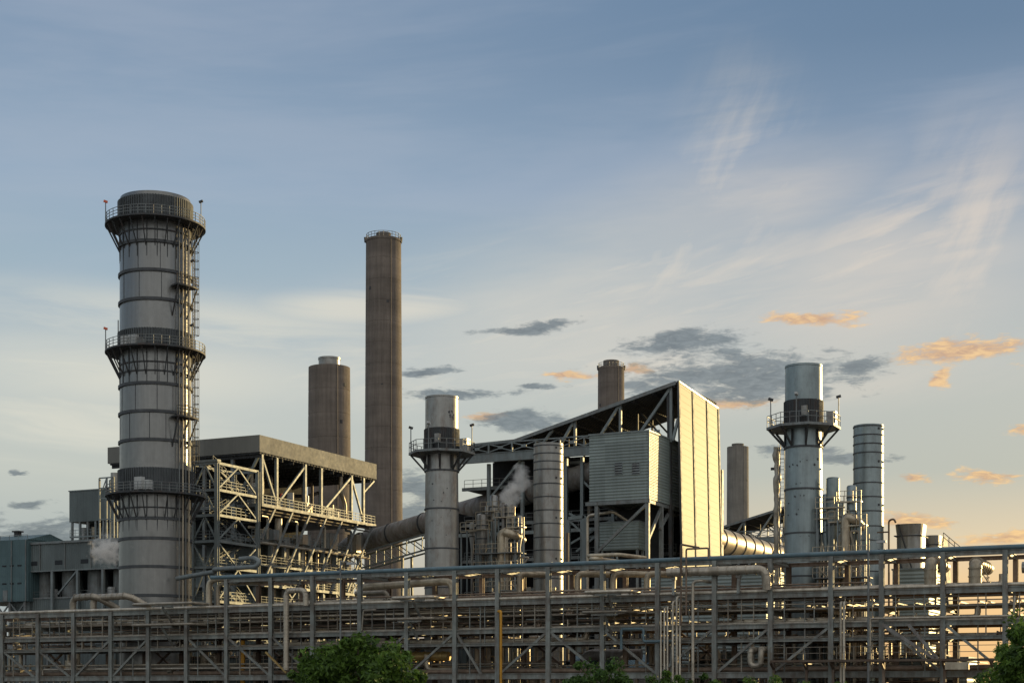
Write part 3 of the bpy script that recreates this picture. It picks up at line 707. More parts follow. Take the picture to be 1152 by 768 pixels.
X_ = -78.; t = thing('cross_duct', 'large banded round duct lit golden, running back from the bright clad wall', 'duct', (X_, 252, 0))
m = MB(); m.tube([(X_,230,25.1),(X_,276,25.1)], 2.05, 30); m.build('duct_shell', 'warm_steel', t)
for i in range(9):
    y = 233+i*4.8; m = MB(); m.tube([(X_,y-.12,25.1),(X_,y+.12,25.1)], 2.18, 30); m.build('clamp_band', 'dark_steel', t)
    if i % 3 == 1:
        m = MB(); m.bar((X_,y+1,0),(X_,y+1,23.1), .6,.6); m.build('support_leg', 'grey_steel', t)

# ================================================================== LEFT BUILDINGS
Y_ = 236.
zz = lambda px, py, Y=Y_: zat(py, onY(px, Y)[1])
t = thing('teal_block', 'dark blue-green clad block with low ridged roof at the left edge', 'industrial building', (xat(8,Y_-1), Y_+5, 0))
xa, xb = xat(-45, Y_-1.), xat(31, Y_-1.); za, zb = 19.4, 31.2
m = MB(); m.box(xa, xb, Y_-1., Y_+11, za, zb); m.build('walls', 'dark_cladding', t)
m = MB(); m.add([(xa,Y_-1,zb+.003),(xb+.2,Y_-1,zb+.003),(xb+.2,Y_+11,zb+.003),(xa,Y_+11,zb+.003),(xa,Y_+5,zb+1.5),(xb+.2,Y_+5,zb+1.5)], [(0,3,2,1),(0,1,5,4),(2,3,4,5),(1,2,5),(3,0,4)]); m.build('roof', 'dark_cladding', t)
x = xat(20, Y_+5); m = MB(); m.box(x-.5,x+.5,Y_+4.5,Y_+5.5,zb+1.3,zb+2.2); m.box(x-.8,x+.8,Y_+4.2,Y_+5.8,zb+2.2,zb+2.45); m.build('roof_vent', 'dark_steel', t)
for i in range(8):
    x = xb-2-1.9*(i % 4); z = za+3.3+(i//4)*3.4; m = MB(); m.box(x-.5,x+.5,Y_-1.06,Y_-1.003,z,z+.3); m.build('slot_vent', 'louver', t)
for i in range(5):
    x = xa+1+(xb-xa-2)*i/4; m = MB(); m.bar((x,Y_-.5,0),(x,Y_-.5,za), .5); m.build('leg', 'grey_steel', t)
    if i < 4: m = MB(); x2 = xa+1+(xb-xa-2)*(i+1)/4; m.bar((x,Y_-.5,za-.2),((x+x2)/2,Y_-.5,za-2.2), .25); m.bar((x2,Y_-.5,za-.2),((x+x2)/2,Y_-.5,za-2.2), .25); m.build('brace', 'grey_steel', t)
m = MB(); m.rail([(xat(-40,Y_-1),Y_-.8,zb),(xat(30,Y_-1),Y_-.8,zb)], .9,.07,2.2,(1.,)); m.build('railing', 'grey_steel', t)
for px in (-8, 13, 29):
    x = xat(px, Y_-1.1); m = MB(); m.tube([(x,Y_-1.15,za),(x,Y_-1.15,zb-.1)], .1, 8); m.build('downpipe', 'grey_steel', t)
x = xat(6, Y_-1.); m = MB(); m.box(x-.55,x+.55,Y_-1.08,Y_-1.003,za+.1,za+2.2); m.build('door', 'grey_steel', t)
# gallery over silos
xa, xb = xat(29, Y_), xat(150, Y_)
t = thing('silo_gallery', 'long grey clad gallery carried on posts above a row of silos', 'industrial building', ((xa+xb)/2, Y_+5, 0))
m = MB(); m.box(xa, xb, Y_, Y_+10, 25.2, 30.4); m.build('clad_wall', 'grey_cladding', t)
m = MB(); m.box(xa-.2, xb, Y_-.2, Y_+10.2, 30.403, 30.65); m.box(xa, xb, Y_-.15, Y_-.003, 24.95, 25.2); m.build('trim', 'light_steel', t)
for px in (32, 59, 87.5, 116, 140):
    x = xat(px, Y_); m = MB(); m.bar((x,Y_,0),(x,Y_,25), .5,.5); m.build('post', 'light_steel', t)
m = MB(); m.bar((xat(65,Y_),Y_+.1,20.6),(xat(86,Y_),Y_+.1,24.8), .3); m.build('brace', 'light_steel', t)
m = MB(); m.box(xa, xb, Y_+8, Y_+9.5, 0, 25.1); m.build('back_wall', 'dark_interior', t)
m = MB(); m.box(xa-4, xb, Y_+.6, Y_+8, 0, 19.8); m.build('base_wall', 'grey_cladding', t)
m = MB(); m.box(xa-4, xb, Y_+.4, Y_+8.1, 19.803, 20.1); m.build('base_cap', 'grey_steel', t)
for px in (52, 81, 110, 139): 
    x = xat(px, Y_+4); tag_ = MB(); tag_.cyl((x,Y_+4.2), 2.0, 20.1, 25.15, 28); tag_.build('silo', 'grey_steel', t)
for px in (29, 59.5, 124):
    x = xat(px, Y_+1); m = MB(); m.box(x-.45,x+.45,Y_+.8,Y_+1.8,20.1,21.7); m.build('hopper_box', 'cabinet_grey', t)
for px in (45, 73, 102, 131):
    x = xat(px, Y_-.1); m = MB(); m.tube([(x,Y_-.12,25.2),(x,Y_-.12,30.3)], .09, 8); m.build('downpipe', 'grey_steel', t)
m = MB(); m.box(xa, xb, Y_-.35, Y_-.153, 30.2, 30.42); m.build('gutter', 'grey_steel', t)
for px in (38, 66, 95):
    x = xat(px, Y_); m = MB(); m.box(x-.9,x+.9,Y_-.05,Y_-.003,26.2,27.); m.build('louvre', 'louver', t)
m = MB(); m.rail([(xa,Y_+.5,20.1),(xb,Y_+.5,20.1)], 1.1,.06,1.6,(1.,.5)); m.build('railing', 'grey_steel', t)
# upper clad box on a frame
Y2 = 250.; xa, xb = xat(78, Y2), xat(160, Y2)
t = thing('clad_box_house', 'grey clad box on an open frame, above the long gallery by the broad stack', 'industrial building', ((xa+xb)/2, Y2+5, 0))
m = MB(); m.box(xa, xb, Y2, Y2+9, 36., 42.1); m.build('ribbed_walls', 'grey_cladding', t)
m = MB(); m.box(xa-.15, xb, Y2-.15, Y2+9.1, 42.103, 42.3); m.build('roof', 'light_steel', t)
for i in range(7):
    x = xa+.5+i*2.; m = MB(); m.bar((x,Y2+.3,0),(x,Y2+.3,36), .4); m.build('leg', 'light_steel' if i % 2 else 'grey_steel', t)
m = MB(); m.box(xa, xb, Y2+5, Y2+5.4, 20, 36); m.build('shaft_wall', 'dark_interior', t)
m = MB(); m.bar((xa,Y2+.2,33.),(xb,Y2+.2,33.), .3); m.rail([(xa,Y2+.2,33.2),(xb,Y2+.2,33.2)], 1.2,.07,1.3,(1.,.5)); m.build('railing', 'light_steel', t)
for i in range(5):
    x = xa+2+i*2.6; m = MB(); m.cyl((x,Y2+2), .5, 31, 35, 12); m.build('machine', 'warm_steel' if i % 2 else 'cabinet_grey', t)
# small railed frame at its top right
xa, xb = xat(112, 239), xat(128, 239); z0 = zat(560, onY(120, 239)[1]); z1 = zat(537, onY(120, 239)[1])
t = thing('roof_frame', 'small open railed steel frame standing between the grey clad box and the broad stack', 'steel frame', ((xa+xb)/2, 240.5, 30.65))
m = MB()
for x in (xa, (xa+xb)/2, xb):
    for y in (239, 242): m.bar((x,y,30.65),(x,y,z1), .28)
m.build('posts', 'light_steel', t)
m = MB()
for z in (z1, (z0+z1)/2, z0, z0-4):
    for y in (239, 242): m.bar((xa,y,z),(xb,y,z), .22)
m.bar((xa,239,z0),((xa+xb)/2,239,z1), .15); m.build('beams', 'light_steel', t)
m = MB(); m.cyl(((xa+xb)/2+.8,240.4), .8, z0, z1+1, 14); m.build('tank', 'pale_steel', t)

# ================================================================== PIPE RACK
RY0, RY1 = 158., 164.6
ZTOP, Z2, ZM, Z3, Z4, ZB = 15.45, 11.95, 10.15, 8.8, 7.3, 3.95        # beam top levels
PXR = [255, 305, 352, 405, 458, 512, 560, 617, 678, 740, 804, 867, 935, 992, 1061, 1131, 1207]
PXL = [-36, 3, 43, 83, 125, 167, 210]
XS = [xat(p, RY0) for p in PXL + PXR]
XA, XC, XZ = XS[0]-1, XS[len(PXL)], XS[-1]+3
t = thing('pipe_rack', 'long weathered steel pipe rack of posts, beams and braces across the foreground', 'pipe rack', ((XA+XZ)/2, (RY0+RY1)/2, 0))
for i, x in enumerate(XS):
    zt = Z2 if i < len(PXL) else ZTOP
    for y in (RY0, RY1):
        m = MB(); m.ibeam((x,y,0),(x,y,zt), .5, .46, .07); m.build('post', 'rack_steel' if y == RY0 else 'pipe_brown', t)  # rear posts browner: shade from the pipes put into their colour
    for z in [Z2-.02, ZM, Z3-.02, Z4-.02, ZB-.02] + ([ZTOP-.02] if zt == ZTOP else []):
        m = MB(); m.ibeam((x,RY0+.25,z-.22),(x,RY1-.25,z-.22), .3, .42, .06); m.build('crossbeam', 'rack_steel', t)
for z, xa, h in ((ZTOP,XC,.42),(Z2,XA,.52),(Z3,XA,.46),(Z4,XA,.32),(ZB,XA,.62)):
    for y in (RY0-.005, RY1+.005):
        m = MB()
        for a, b in zip(XS, XS[1:]):
            if a < xa-.01 and xa == XC: continue
            m.ibeam((a+.26,y,z-h/2),(b-.26,y,z-h/2), .28, h, .07)
        m.build('beam', 'rack_steel' if y < 160 else 'pipe_brown', t)  # rear beams carry the pipes' shade in their brown too
pat = {0:'\\', 1:'\\', 2:'\\', 3:'/', 4:'/', 6:'\\', 7:'\\', 8:'\\', 10:'/', 11:'/', 12:'\\', 13:'/', 14:'\\', 15:'\\', 16:'/', 17:'/', 18:'/', 20:'\\', 21:'\\', 22:'\\'}
for i, p in pat.items():
    a, b = XS[i], XS[i+1]
    if i == 12: b = (a+b)/2+.8
    z0, z1 = (Z3-.4, ZB-.1); 
    if i < 3: z0, z1 = Z4-.2, ZB-.4
    m = MB()
    if p == '\\': m.bar((a+.2,RY0+.05,z0),(b-.2,RY0+.05,z1), .24,.26)
    else: m.bar((a+.2,RY0+.05,z1),(b-.2,RY0+.05,z0), .24,.26)
    m.build('brace', 'rack_steel', t)
for i in range(1, len(XS)-1, 3):
    a, b = XS[i], XS[i+1]; m = MB(); m.bar((a,RY1,ZB),(b,RY1,Z3-.4), .24); m.bar((b,RY1,ZB),(a,RY1,Z3-.4), .24); m.build('rear_brace', 'pipe_brown', t)  # brown holds the same painted shade as the rear posts

# long pipes on the tiers -------------------------------------------------------
YS = [158.9, 159.6, 160.3, 161.0, 161.7, 162.4, 163.1, 163.8]
pipe([(XC-8,RY0-.1,ZTOP-3),(XC-2.2,RY0-.1,ZTOP-3),(XC-2.2,RY0-.1,ZTOP+.24),(XZ,RY0-.1,ZTOP+.24)][2:], .235, 'pipe_teal', 'teal-blue pipe running the whole length of the rack top edge', name='pipe', flanges=18, seg=14)
def run(z, y, r, m, label, a=None, b=None, grp=None, fl=0, seg=10, **k):
    a = XA+.5 if a is None else a; b = XZ-.5 if b is None else b
    return pipe([(a,y,z+r+.01),(b,y,z+r+.01)], r, m, label, group=grp, flanges=fl, seg=seg)
rack = t; rr = random.Random(21)
run(Z2, RY0+.05, .19, 'insulation', 'beige pipe lying along the front edge of the second beam from top')
for i, y in enumerate(YS[1:]):
    r = (.16,.24,.2,.13,.26,.18,.22)[i]; a = XA+.5 if i % 3 else XS[3]; 
    run(Z2, y, r, ('pipe_grey','insulation','pipe_brown','pipe_grey')[i % 4], 'long parallel pipe laid deep inside the second level of the rack', a, None, 'parallel pipes on the second rack level')
for i, y in enumerate(YS[::2]):
    run(ZTOP, y, (.12,.17,.11,.15)[i], ('pipe_brown','pipe_grey')[i % 2], 'slim pipe lying behind the teal pipe on the top level of the rack', XC+.5+i*3, None, 'slim pipes on the rack top')
for i, y in enumerate([RY0+.4]+YS):
    r = (.08,.1,.15,.11,.2,.14,.1,.18,.12)[i]
    run(ZM, y, r, ('pipe_grey','pipe_brown','pipe_grey','insulation')[i % 4], 'narrow pipe packed side by side on the middle level of the rack', XA+.5+(i % 4)*9, XZ-.5-(i % 3)*4, 'narrow pipes on the middle rack level')
for k, (dz, r) in enumerate(((.75,.06),(1.15,.07),(1.45,.05))):
    run(ZM+dz-.2, RY0+.35, r, 'pipe_grey', 'thin conduit strung along the front of the middle rack level', XS[2]+k*8, None, 'thin conduits along the middle rack level')
for i, y in enumerate([RY0+.2]+YS):
    r = (.07,.14,.2,.13,.22,.15,.12,.2,.14)[i]
    run(Z3, y, r, ('insulation','pipe_grey','pipe_brown','pipe_grey')[i % 4], 'grey or brown pipe bedded on the third level of the rack', XA+.5+(i % 3)*6, XZ-.5-(i % 2)*7, 'pipes on the third rack level')
for i, y in enumerate(YS):
    r = (.09,.15,.11,.2,.13,.17,.1,.14)[i]
    run(Z4, y, r, ('pipe_grey','insulation','pipe_brown')[i % 3], 'pipe resting on the fourth level of the rack above the braces', XA+.5+(i % 2)*11, None, 'pipes on the fourth rack level')
for i, y in enumerate(YS[:4]):
    run(ZB, y+.3, (.25,.3,.22,.28)[i], ('pipe_brown','pipe_grey','duct_steel','pipe_grey')[i], 'broad low pipe lying on the lowest beam level of the rack', XA+.5+i*5, XZ-.5, 'broad pipes on the lowest rack level')
LX = XZ-XA
for i in range(10):      # small-bore lines that come and go, some turning up or down at their ends
    y = RY0+.35+i*.58
    for lv, (z, r0, lab, grp) in enumerate(((ZM+.62, .07, 'small-bore pipe on hangers between the middle and second rack levels', 'small-bore pipes above the middle rack level'),
            (Z3+.55, .06, 'small-bore pipe on hangers between the third and middle rack levels', 'small-bore pipes above the third rack level'),
            (ZB+.85, .08, 'small-bore pipe on hangers above the lowest rack beam', 'small-bore pipes above the lowest rack beam'),
            (Z2+.6, .09, 'small-bore pipe on stools above the second rack level', 'small-bore pipes above the second rack level'))):
        if (i+lv) % 2 and lv != 0: continue
        u = rr.random(); ln = rr.uniform(.18, .55)*LX; x0 = (XA if lv < 3 else XC)+1+u*(LX*.85-ln if lv < 3 else 50); x1 = min(x0+ln, XZ-.5); r = r0*rr.uniform(.8, 2.)
        zz_ = z+.25*(i % 3); up = rr.choice((-1,1,1))*rr.uniform(.5,1.1); pts = [(x0,y,zz_+up),(x0,y,zz_),(x1,y,zz_),(x1,y,zz_-up*.7)] if rr.random() < .7 else [(x0,y,zz_),(x1,y,zz_)]
        pipe(pts, r, rr.choice(('insulation','pipe_grey','pipe_brown','warm_steel','warm_steel')), lab, group=grp, br=.3, flanges=rr.choice((0,0,5.)))
for i, (a, b) in enumerate(zip(XS, XS[1:])):          # hanger frames and pipe shoes in every bay, front side
    q = MB()
    for f in (.25, .5, .75):
        x = a+(b-a)*f+rr.uniform(-.4,.4); yf = RY0+.25
        q.bar((x,yf,Z3),(x,yf,Z2-.5), .1); q.bar((x,yf,ZM+.5),(x,yf+5.6,ZM+.5), .1,.12); q.bar((x,yf,Z3+.45),(x,yf+5.6,Z3+.45), .1,.12)
        if rr.random() < .5: q.bar((x,yf,Z4),(x,yf,Z3-.45), .12)
        if rr.random() < .4: q.bar((x,yf,ZB),(x,yf,Z4-.3), .12); q.bar((x,yf,ZB+.8),(x,yf+5.6,ZB+.8), .12)
    q.build('hanger_frame', 'pipe_grey' if i % 2 else 'rack_steel', rack)
for i in range(46):       # valves with handwheels on the tiers
    x = rr.uniform(XA+4, XZ-5); z = rr.choice((Z2+.2, ZM+.1, Z3+.15, Z4+.1, ZB+.35)); y = rr.choice((158.9,159.6,160.3)); q = MB(); r = rr.uniform(.16,.3)
    q.tube([(x-.35,y,z+.15),(x-.3,y,z+.15),(x-.12,y,z+.15),(x+.12,y,z+.15),(x+.3,y,z+.15),(x+.35,y,z+.15)], [r*1.3,r*1.3,r*.8,r*.8,r*1.3,r*1.3], 10)
    q.bar((x,y,z),(x,y,z+.75), .08); q.ring((x,y), r*.8, r*1.15, z+.72, z+.78, 14); tag(q.build('valve', rr.choice(('pipe_brown','pipe_grey','warm_steel'))), 'flanged hand valve among the pipes stacked inside the rack', 'valve', 'valves on the rack pipes')
for pa, pb, y, z, r, mm, lab in ((268, 622, 160.7, Z2, .34, 'warm_steel', 'fat pale pipe on the second rack level across the left half'), (640, 1128, 161.6, Z2, .36, 'insulation', 'fat pale pipe on the second rack level across the right half'),
        (20, 248, 159.5, ZM, .3, 'insulation', 'fat pale pipe on the middle rack level below the broad stack'), (300, 660, 159.4, Z4, .26, 'warm_steel', 'pale pipe on the fourth rack level behind the yellow upright'), (820, 1100, 159.3, Z3, .3, 'warm_steel', 'fat pale pipe on the third rack level above the walkway')):
    pipe([(xat(pa,y),y+1.4,z+r+.02),(xat(pa,y)+.8,y,z+r+.02),(xat(pb,y),y,z+r+.02),(xat(pb,y),y,z+r+1.1)], r, mm, lab, br=.7, flanges=4.5, seg=16)
# cable trays and stub risers between levels
for j, (za, zb, n) in enumerate(((ZM-.1, Z2-.5, 34), (Z3, ZM-.4, 26), (Z4, Z3-.45, 20))):
    for i in range(n):
        x = rr.uniform(XA+3, XZ-3); y = rr.choice(YS[:4])-.1
        pipe([(x,y,za),(x,y,zb)], rr.choice((.05,.07,.1)), rr.choice(('pipe_grey','insulation','pipe_brown')), ('short upright pipe linking the middle and second rack levels','short upright pipe between the third and middle rack levels','short upright pipe between the fourth and third rack levels')[j], group=('uprights under the second level','uprights under the middle level','uprights under the third level')[j], name='riser_pipe', seg=8)

# flat expansion loops standing out from the rack on Y brackets
def loop(pa, pb, z, r, m, label, out=2.6, inn=RY0+1., brk=True):
    xa, xb = xat(pa, RY0-out), xat(pb, RY0-out)
    t = thing('expansion_loop', label, 'pipe loop', ((xa+xb)/2, RY0-out/2, z))
    for k in range(3):
        o = k*.5; q = MB(); q.tube(bend([(xa+o+1.2,inn,z+r),(xa+o+1.2,RY0-out+o,z+r),(xb-o,RY0-out+o,z+r),(xb-o,inn,z+r)], r*2.5), r*(1-.18*k), 10); q.build('loop_pipe', m, t)
    if brk:
        xm = (xa+xb)/2+.6; q = MB()
        q.bar((xm-1.5,RY0-out+.2,z-.12),(xm+1.5,RY0-out+.2,z-.12), .2,.2); q.bar((xm,RY0-.3,z-2.2),(xm,RY0-out+.3,z-.25), .2,.24); q.bar((xm,RY0-.3,z-.14),(xm,RY0-out,z-.14), .2,.2); q.build('bracket', 'rack_steel', t)
    return t
loop(140, 214, Z2+.45, .17, 'insulation', 'upper flat pipe loop jutting from the rack below the broad grey stack')
loop(139, 214, Z3+1.1, .15, 'pipe_grey', 'lower flat pipe loop jutting from the rack below the broad grey stack')
loop(430, 486, Z2+.3, .17, 'insulation', 'upper flat pipe loop jutting from the rack right of the largest tree')
loop(423, 486, Z3+1.1, .15, 'pipe_grey', 'lower flat pipe loop jutting from the rack right of the largest tree')
loop(646, 708, Z2+.3, .17, 'insulation', 'upper flat pipe loop jutting from the rack below the clad box on legs')
loop(643, 704, Z3+1.35, .15, 'pipe_grey', 'lower flat pipe loop jutting from the rack below the clad box on legs')
for pa, pb, z, y, lab in ((661, 713, ZTOP+1.15, 159.4, 'larger golden pipe loop raised on stubs above the rack top, before the small ribbed box'), (664, 686, ZTOP+.75, 158.6, 'smaller golden pipe loop raised on stubs above the rack top')):
    xa, xb = xat(pa, y), xat(pb, y); t = thing('raised_loop', lab, 'pipe loop', ((xa+xb)/2, y, z))
    q = MB(); q.tube(bend([(xa,y+4,z),(xa,y,z),(xb-1.7,y,z),(xb-.2,y+4.,z-.1)], .45), .21, 12); q.build('loop_pipe', 'warm_steel', t)
    q = MB(); q.bar((xa+.4,y,ZTOP),(xa+.4,y,z-.2), .16); q.bar((xb-1.9,y,ZTOP),(xb-1.9,y,z-.2), .16); q.build('stub_posts', 'light_steel', t)

# big insulated pipes in front of and on the rack
y = 157.2; zc = zY(800, 642, y)
pipe([(xat(751,y),y,zc),(xat(862,y),y,zc),(xat(862,y),y+.2,Z2+.3)], .46, 'insulation', 'fat insulated pipe at the rack front whose right end turns down', br=1.1, flanges=1.0, seg=18)
for px in (757, 830):
    x = xat(px, y); b = MB(); b.bar((x,y+.3,zc-.75),(x,y+.3,zc-.45), .5); b.bar((x,y+.2,Z2),(x,y+.4,zc-.5), .3); tag(b.build('pipe_support', 'rack_steel'), 'steel stub under the fat insulated pipe, ' + ('at its blunt left end' if px == 757 else 'near its bent right end'), 'pipe support')
y = 160.2; zc = zY(455, 656, y)
pipe([(xat(404,y),y,zc-.3),(xat(509,y),y,zc+.1),(xat(509,y),y,Z2+.3)], .42, 'warm_steel', 'fat pale pipe inside the rack whose right elbow turns down, left of centre', br=1.1, seg=18)
y = 162.6; zc = zY(455, 656, y)
pipe([(xat(400,y),y,zc-1.),(xat(436,y),y,zc-1.),(xat(436,y),y,Z2+.3)], .3, 'insulation', 'short elbow pipe tucked behind the fat pale pipe left of centre', br=.8, seg=14)
for px, w_, lab in ((82, 100, 'left one of two grey gooseneck pipes standing on the low rack roof'), (105, 137, 'right, longer one of two grey gooseneck pipes standing on the low rack roof')):
    y = 161.+(px-82)*.02; x0, x1 = xat(px, y), xat(w_+8, y); zc = zY(px, 672, y)
    pipe([(x0,y,Z2),(x0,y,zc),(x1,y,zc+.1),(x1+2,y+2,zc-1.5)], .42, 'insulation', lab, br=.9, seg=16, flanges=.9)
y = 160.; x0, x1 = xat(235, y), xat(300, y); zc = zY(240, 651, y)
pipe([(x0,y,Z2),(x0,y,zc),(x1,y,zc)], .38, 'warm_steel', 'pale pipe rising at the rack step and bending right along its top', br=1.2, seg=16)
pipe([(x0+.9,y+.6,Z2),(x0+.9,y+.6,zc-.55),(x1,y+.6,zc-.55)], .25, 'warm_steel', 'thinner pale pipe nested inside the bend at the rack step', br=.9, seg=14)
y = 166.5; x0, x1 = xat(188, y), xat(288, y); zc = zY(240, 640, y)
pipe([(x0,y+2,zc-.8),(xat(238,y),y+1,zc-.2),(xat(240,y),y,zc),(x1,y,zc+.1),(x1+.6,y,zc+.7),(x1-.4,y+.2,zc+1.25),(x1-2.8,y+.5,zc+1.2)], .3, 'light_steel', 'blue-grey pipe before the stair tower ending in a U bend', br=.7, seg=14)
y = 157.3; x0 = xat(322, y)
pipe([(x0,y,Z4-2.8),(x0,y,zY(322,664,y)),(xat(344,y),y,zY(322,664,y)),(xat(344,y),y,Z2)], .33, 'insulation', 'pale ringed pipe dropping down the rack front left of the largest tree', br=.8, seg=14, flanges=.42)
for i in range(2):    # lit duct stubs on the rack, right
    px = (1047, 1097)[i]; y = 160.5; x = xat(px, y); zc = zY(px, 631+i*2, y)
    pipe([(x,y,Z2),(x,y,zc),(x+.3,y+5.5,zc-.2)], .62, 'warm_steel', ('thick elbow pipe with lit end on the rack, left of a similar one', 'thick elbow pipe with lit end on the rack, beside the sloping handrail')[i], br=1., seg=18, flanges=.8)
for i in range(4):
    px = (585, 650, 690, 728)[i]; y = 161.2; x = xat(px, y); zc = zY(px, 645, y)
    pipe([(x,y,Z2),(x,y,zc),(x+(2.6,3.2,3.4,2.4)[i],y+1.5,zc-.1)], .36, 'warm_steel', ('golden elbow pipe rising inside the rack top, right of the plain pale stack foot', 'golden elbow pipe rising inside the rack top, first under the small golden loop', 'golden elbow pipe rising inside the rack top, under the larger golden loop', 'golden elbow pipe rising inside the rack top, before the bright wall foot')[i], br=.7, seg=14)
y = 161.; zc = zY(480, 738, y)
pipe([(xat(432,y),y,zc),(xat(505,y),y,zc)], .55, 'gold_insulation', 'fat golden horizontal pipe low in the rack beside the largest tree', flanges=1.2, seg=18)
pipe([(xat(515,y-1),y-1,ZB+.45),(xat(480,y-1),y-1,ZB+.45),(xat(480,y-1),y-1,zc+.2)], .3, 'warm_steel', 'pale pipe curving up to the fat golden pipe low in the rack', br=.9, seg=14)
y = 157.; x0 = xat(850, y); z0 = ZB+.3; z1 = zY(850, 727, y)
pipe([(x0-.55,y+3,z1-.3),(x0-.55,y,z1-.3),(x0-.55,y,z0+.3),(x0+.55,y,z0+.3),(x0+.55,y,z1-.3),(x0+.55,y+3,z1-.3)], .3, 'insulation', 'U-shaped insulated pipe low on the rack front, left of the walkway', br=.6, seg=14, flanges=.5)
y = 166.; zc = zY(690, 736, y)
pipe([(xat(662,y),y-1,2.2),(xat(662,y),y-1,zc),(xat(722,y),y,zc)], .62, 'duct_steel', 'fat rust-brown pipe behind the rack before the white gable', br=1., seg=18)
pipe([(xat(700,y-1),y-1,2.2),(xat(700,y-1),y-1,zc-.5),(xat(700,y-1),y+1,zc-.1)], .45, 'warm_steel', 'pale upright pipe beside the fat rust-brown pipe', br=.5, seg=16)
y = 162.; zc = zY(130, 753, y)
pipe([(xat(93,y),y,zc),(xat(190,y),y,zc+.15)], .42, 'insulation', 'pale fat pipe lying low in the rack at the left', seg=16, flanges=2.)
pipe([(xat(0,y+1),y+1,zc-.4),(xat(120,y+1),y+1,zc-.4)], .4, 'pipe_grey', 'dark fat pipe lying low in the rack at the far left', seg=16)

# front risers
y = 156.9
for px, top, r, lab in ((743.5,687,.1,'first'),(747.5,684,.1,'second'),(751.,682,.1,'third'),(757,676,.13,'fourth'),(761.5,671,.14,'fifth'),(765,676,.12,'sixth')):
    x = xat(px, y); zt = zY(px, top, y)
    pipe([(x,y,0),(x,y,zt),(x+.6 if px > 755 else x,y+.9,zt)], r, 'insulation', lab+' from left of six slim upright pipes on the rack front above the bushes', name='riser_pipe', br=.3, group='slim risers on the rack front')
x = xat(779.5, y); zt = zY(779, 654, y); pipe([(x,y,0),(x,y,zt),(x+.9,y,zt+.1),(x+1.6,y+2,zt)], .17, 'insulation', 'taller upright pipe right of the six slim risers, its top bent over', name='riser_pipe', br=.4)
for px, top, lab in ((946, 677, 'left of two slim upright pipes right of the blue-grey stack foot'), (949.5, 677, 'right of two slim upright pipes right of the blue-grey stack foot')):
    x = xat(px, y); pipe([(x,y,0),(x,y,zY(px,top,y)),(x,y+1,zY(px,top,y))], .14, 'insulation', lab, name='riser_pipe', br=.3)
x = xat(766, y-.3); z0, z1 = Z2-2.2, zY(766, 612, y-.3); x2 = xat(772, y-.3)
pipe([(x,y-.3,Z3),(x,y-.3,z1),(xat(778,y-.3),y+2,z1-.2)], .11, 'pipe_brown', 'thin brown pipe rising past the rack top before the bright wall', name='riser_pipe', br=.25)
pipe([(x2,y-.3,Z3+1),(x2,y-.3,z1-.5),(xat(797,y-.3),y-.3,z1-.5),(xat(797,y-.3),y-.3,ZTOP+.1)], .1, 'pipe_brown', 'thin brown pipe making a square hoop above the rack top', name='riser_pipe', br=.2)
x = xat(563.5, y); pipe([(x,y,0),(x,y,zY(563,687,y)),(x-.5,y+.4,zY(563,687,y))], .15, 'yellow_paint', 'bright yellow upright pipe on the rack front near its middle', name='riser_pipe', br=.25)
b = MB(); b.bar((xat(299,157.2),157.2,zY(299,733,157.2)),(xat(322,157.2),157.2,zY(322,756,157.2)), .2); tag(b.build('yellow_strut', 'gold_insulation'), 'slanting orange-yellow strut on the rack left of the largest tree', 'strut')
b = MB(); x = xat(273, 160); b.bar((x,160,0),(x,160,zY(273,720,160)), .5,.3); tag(b.build('yellow_column', 'yellow_paint'), 'dull yellow steel column behind the rack, at the left step', 'column')

# lamp posts in front of the rack
def lamp_post(px, top, arm, label, foot=0.):
    y = 155.6; x = xat(px, y); zt = zY(px, top, y)
    t = thing('lamp_post', label, 'street lamp', (x, y, foot), 'lamp posts in front of the rack')
    q = MB(); q.tube([(x,y,foot),(x,y,zt)], [.13,.09], 10); q.build('pole', 'grey_steel', t)
    q = MB(); q.tube([(x,y,zt),(x+arm,y,zt-.25)], .06, 8); q.build('arm', 'grey_steel', t)
    q = MB(); q.box(x+arm*.55, x+arm*1.15, y-.22, y+.22, zt-.42, zt-.2); q.build('lamp_head', 'cabinet_grey', t)
lamp_post(383, 631, 1.7, 'slim lamp post in front of the rack above the largest tree')
lamp_post(977, 606, 1.5, 'slim lamp post in front of the rack, right of the blue-grey stack')
y = 176.; x = xat(1000, y)
pipe([(x,y,9),(x,y,zY(1000,585,y)),(x+.55,y,zY(1000,583.5,y)),(x+.75,y,zY(1000,588,y))], .11, 'pipe_brown', 'thin hooked vent pipe standing above the rack at the far right', name='vent_pipe', br=.4)
b = MB(); b.bar((x,y,zY(1000,598,y)),(x-1.3,y,zY(1000,598,y)), .15); tag(b.build('pipe_stay', 'pipe_brown'), 'short level stay holding the hooked vent pipe', 'stay')
# square pipe bypass (pale teal) on the rack front
y = 157.4; xa, xb = xat(699, y), xat(724, y); z0, z1 = Z4-.1, zY(710, 707, y)
pipe([(xa,y,z0-.8),(xa,y,z1),(xb,y,z1),(xb,y,z0),(xb+3.4,y,z0)], .14, 'pipe_teal', 'pale teal pipe forming a square hoop on the rack front, left of the slim risers', name='bypass_pipe', br=.25)
y = 157.3; pipe([(xat(407,y),y,Z3+.1),(xat(409,y),y,zY(409,686,y)),(xat(423,y),y,zY(409,686,y))], .1, 'insulation', 'thin pale pipe bent square on the rack front behind the largest tree', name='bypass_pipe', br=.2)
y = 157.3; z0 = zY(1000, 695, y)
pipe([(xat(979,y),y,4),(xat(979,y),y,z0),(xat(1140,y),y,z0),(xat(1142,y),y,z0+1.9)], .12, 'insulation', 'thin pale pipe running level along the rack front at the right', name='bypass_pipe', br=.25)

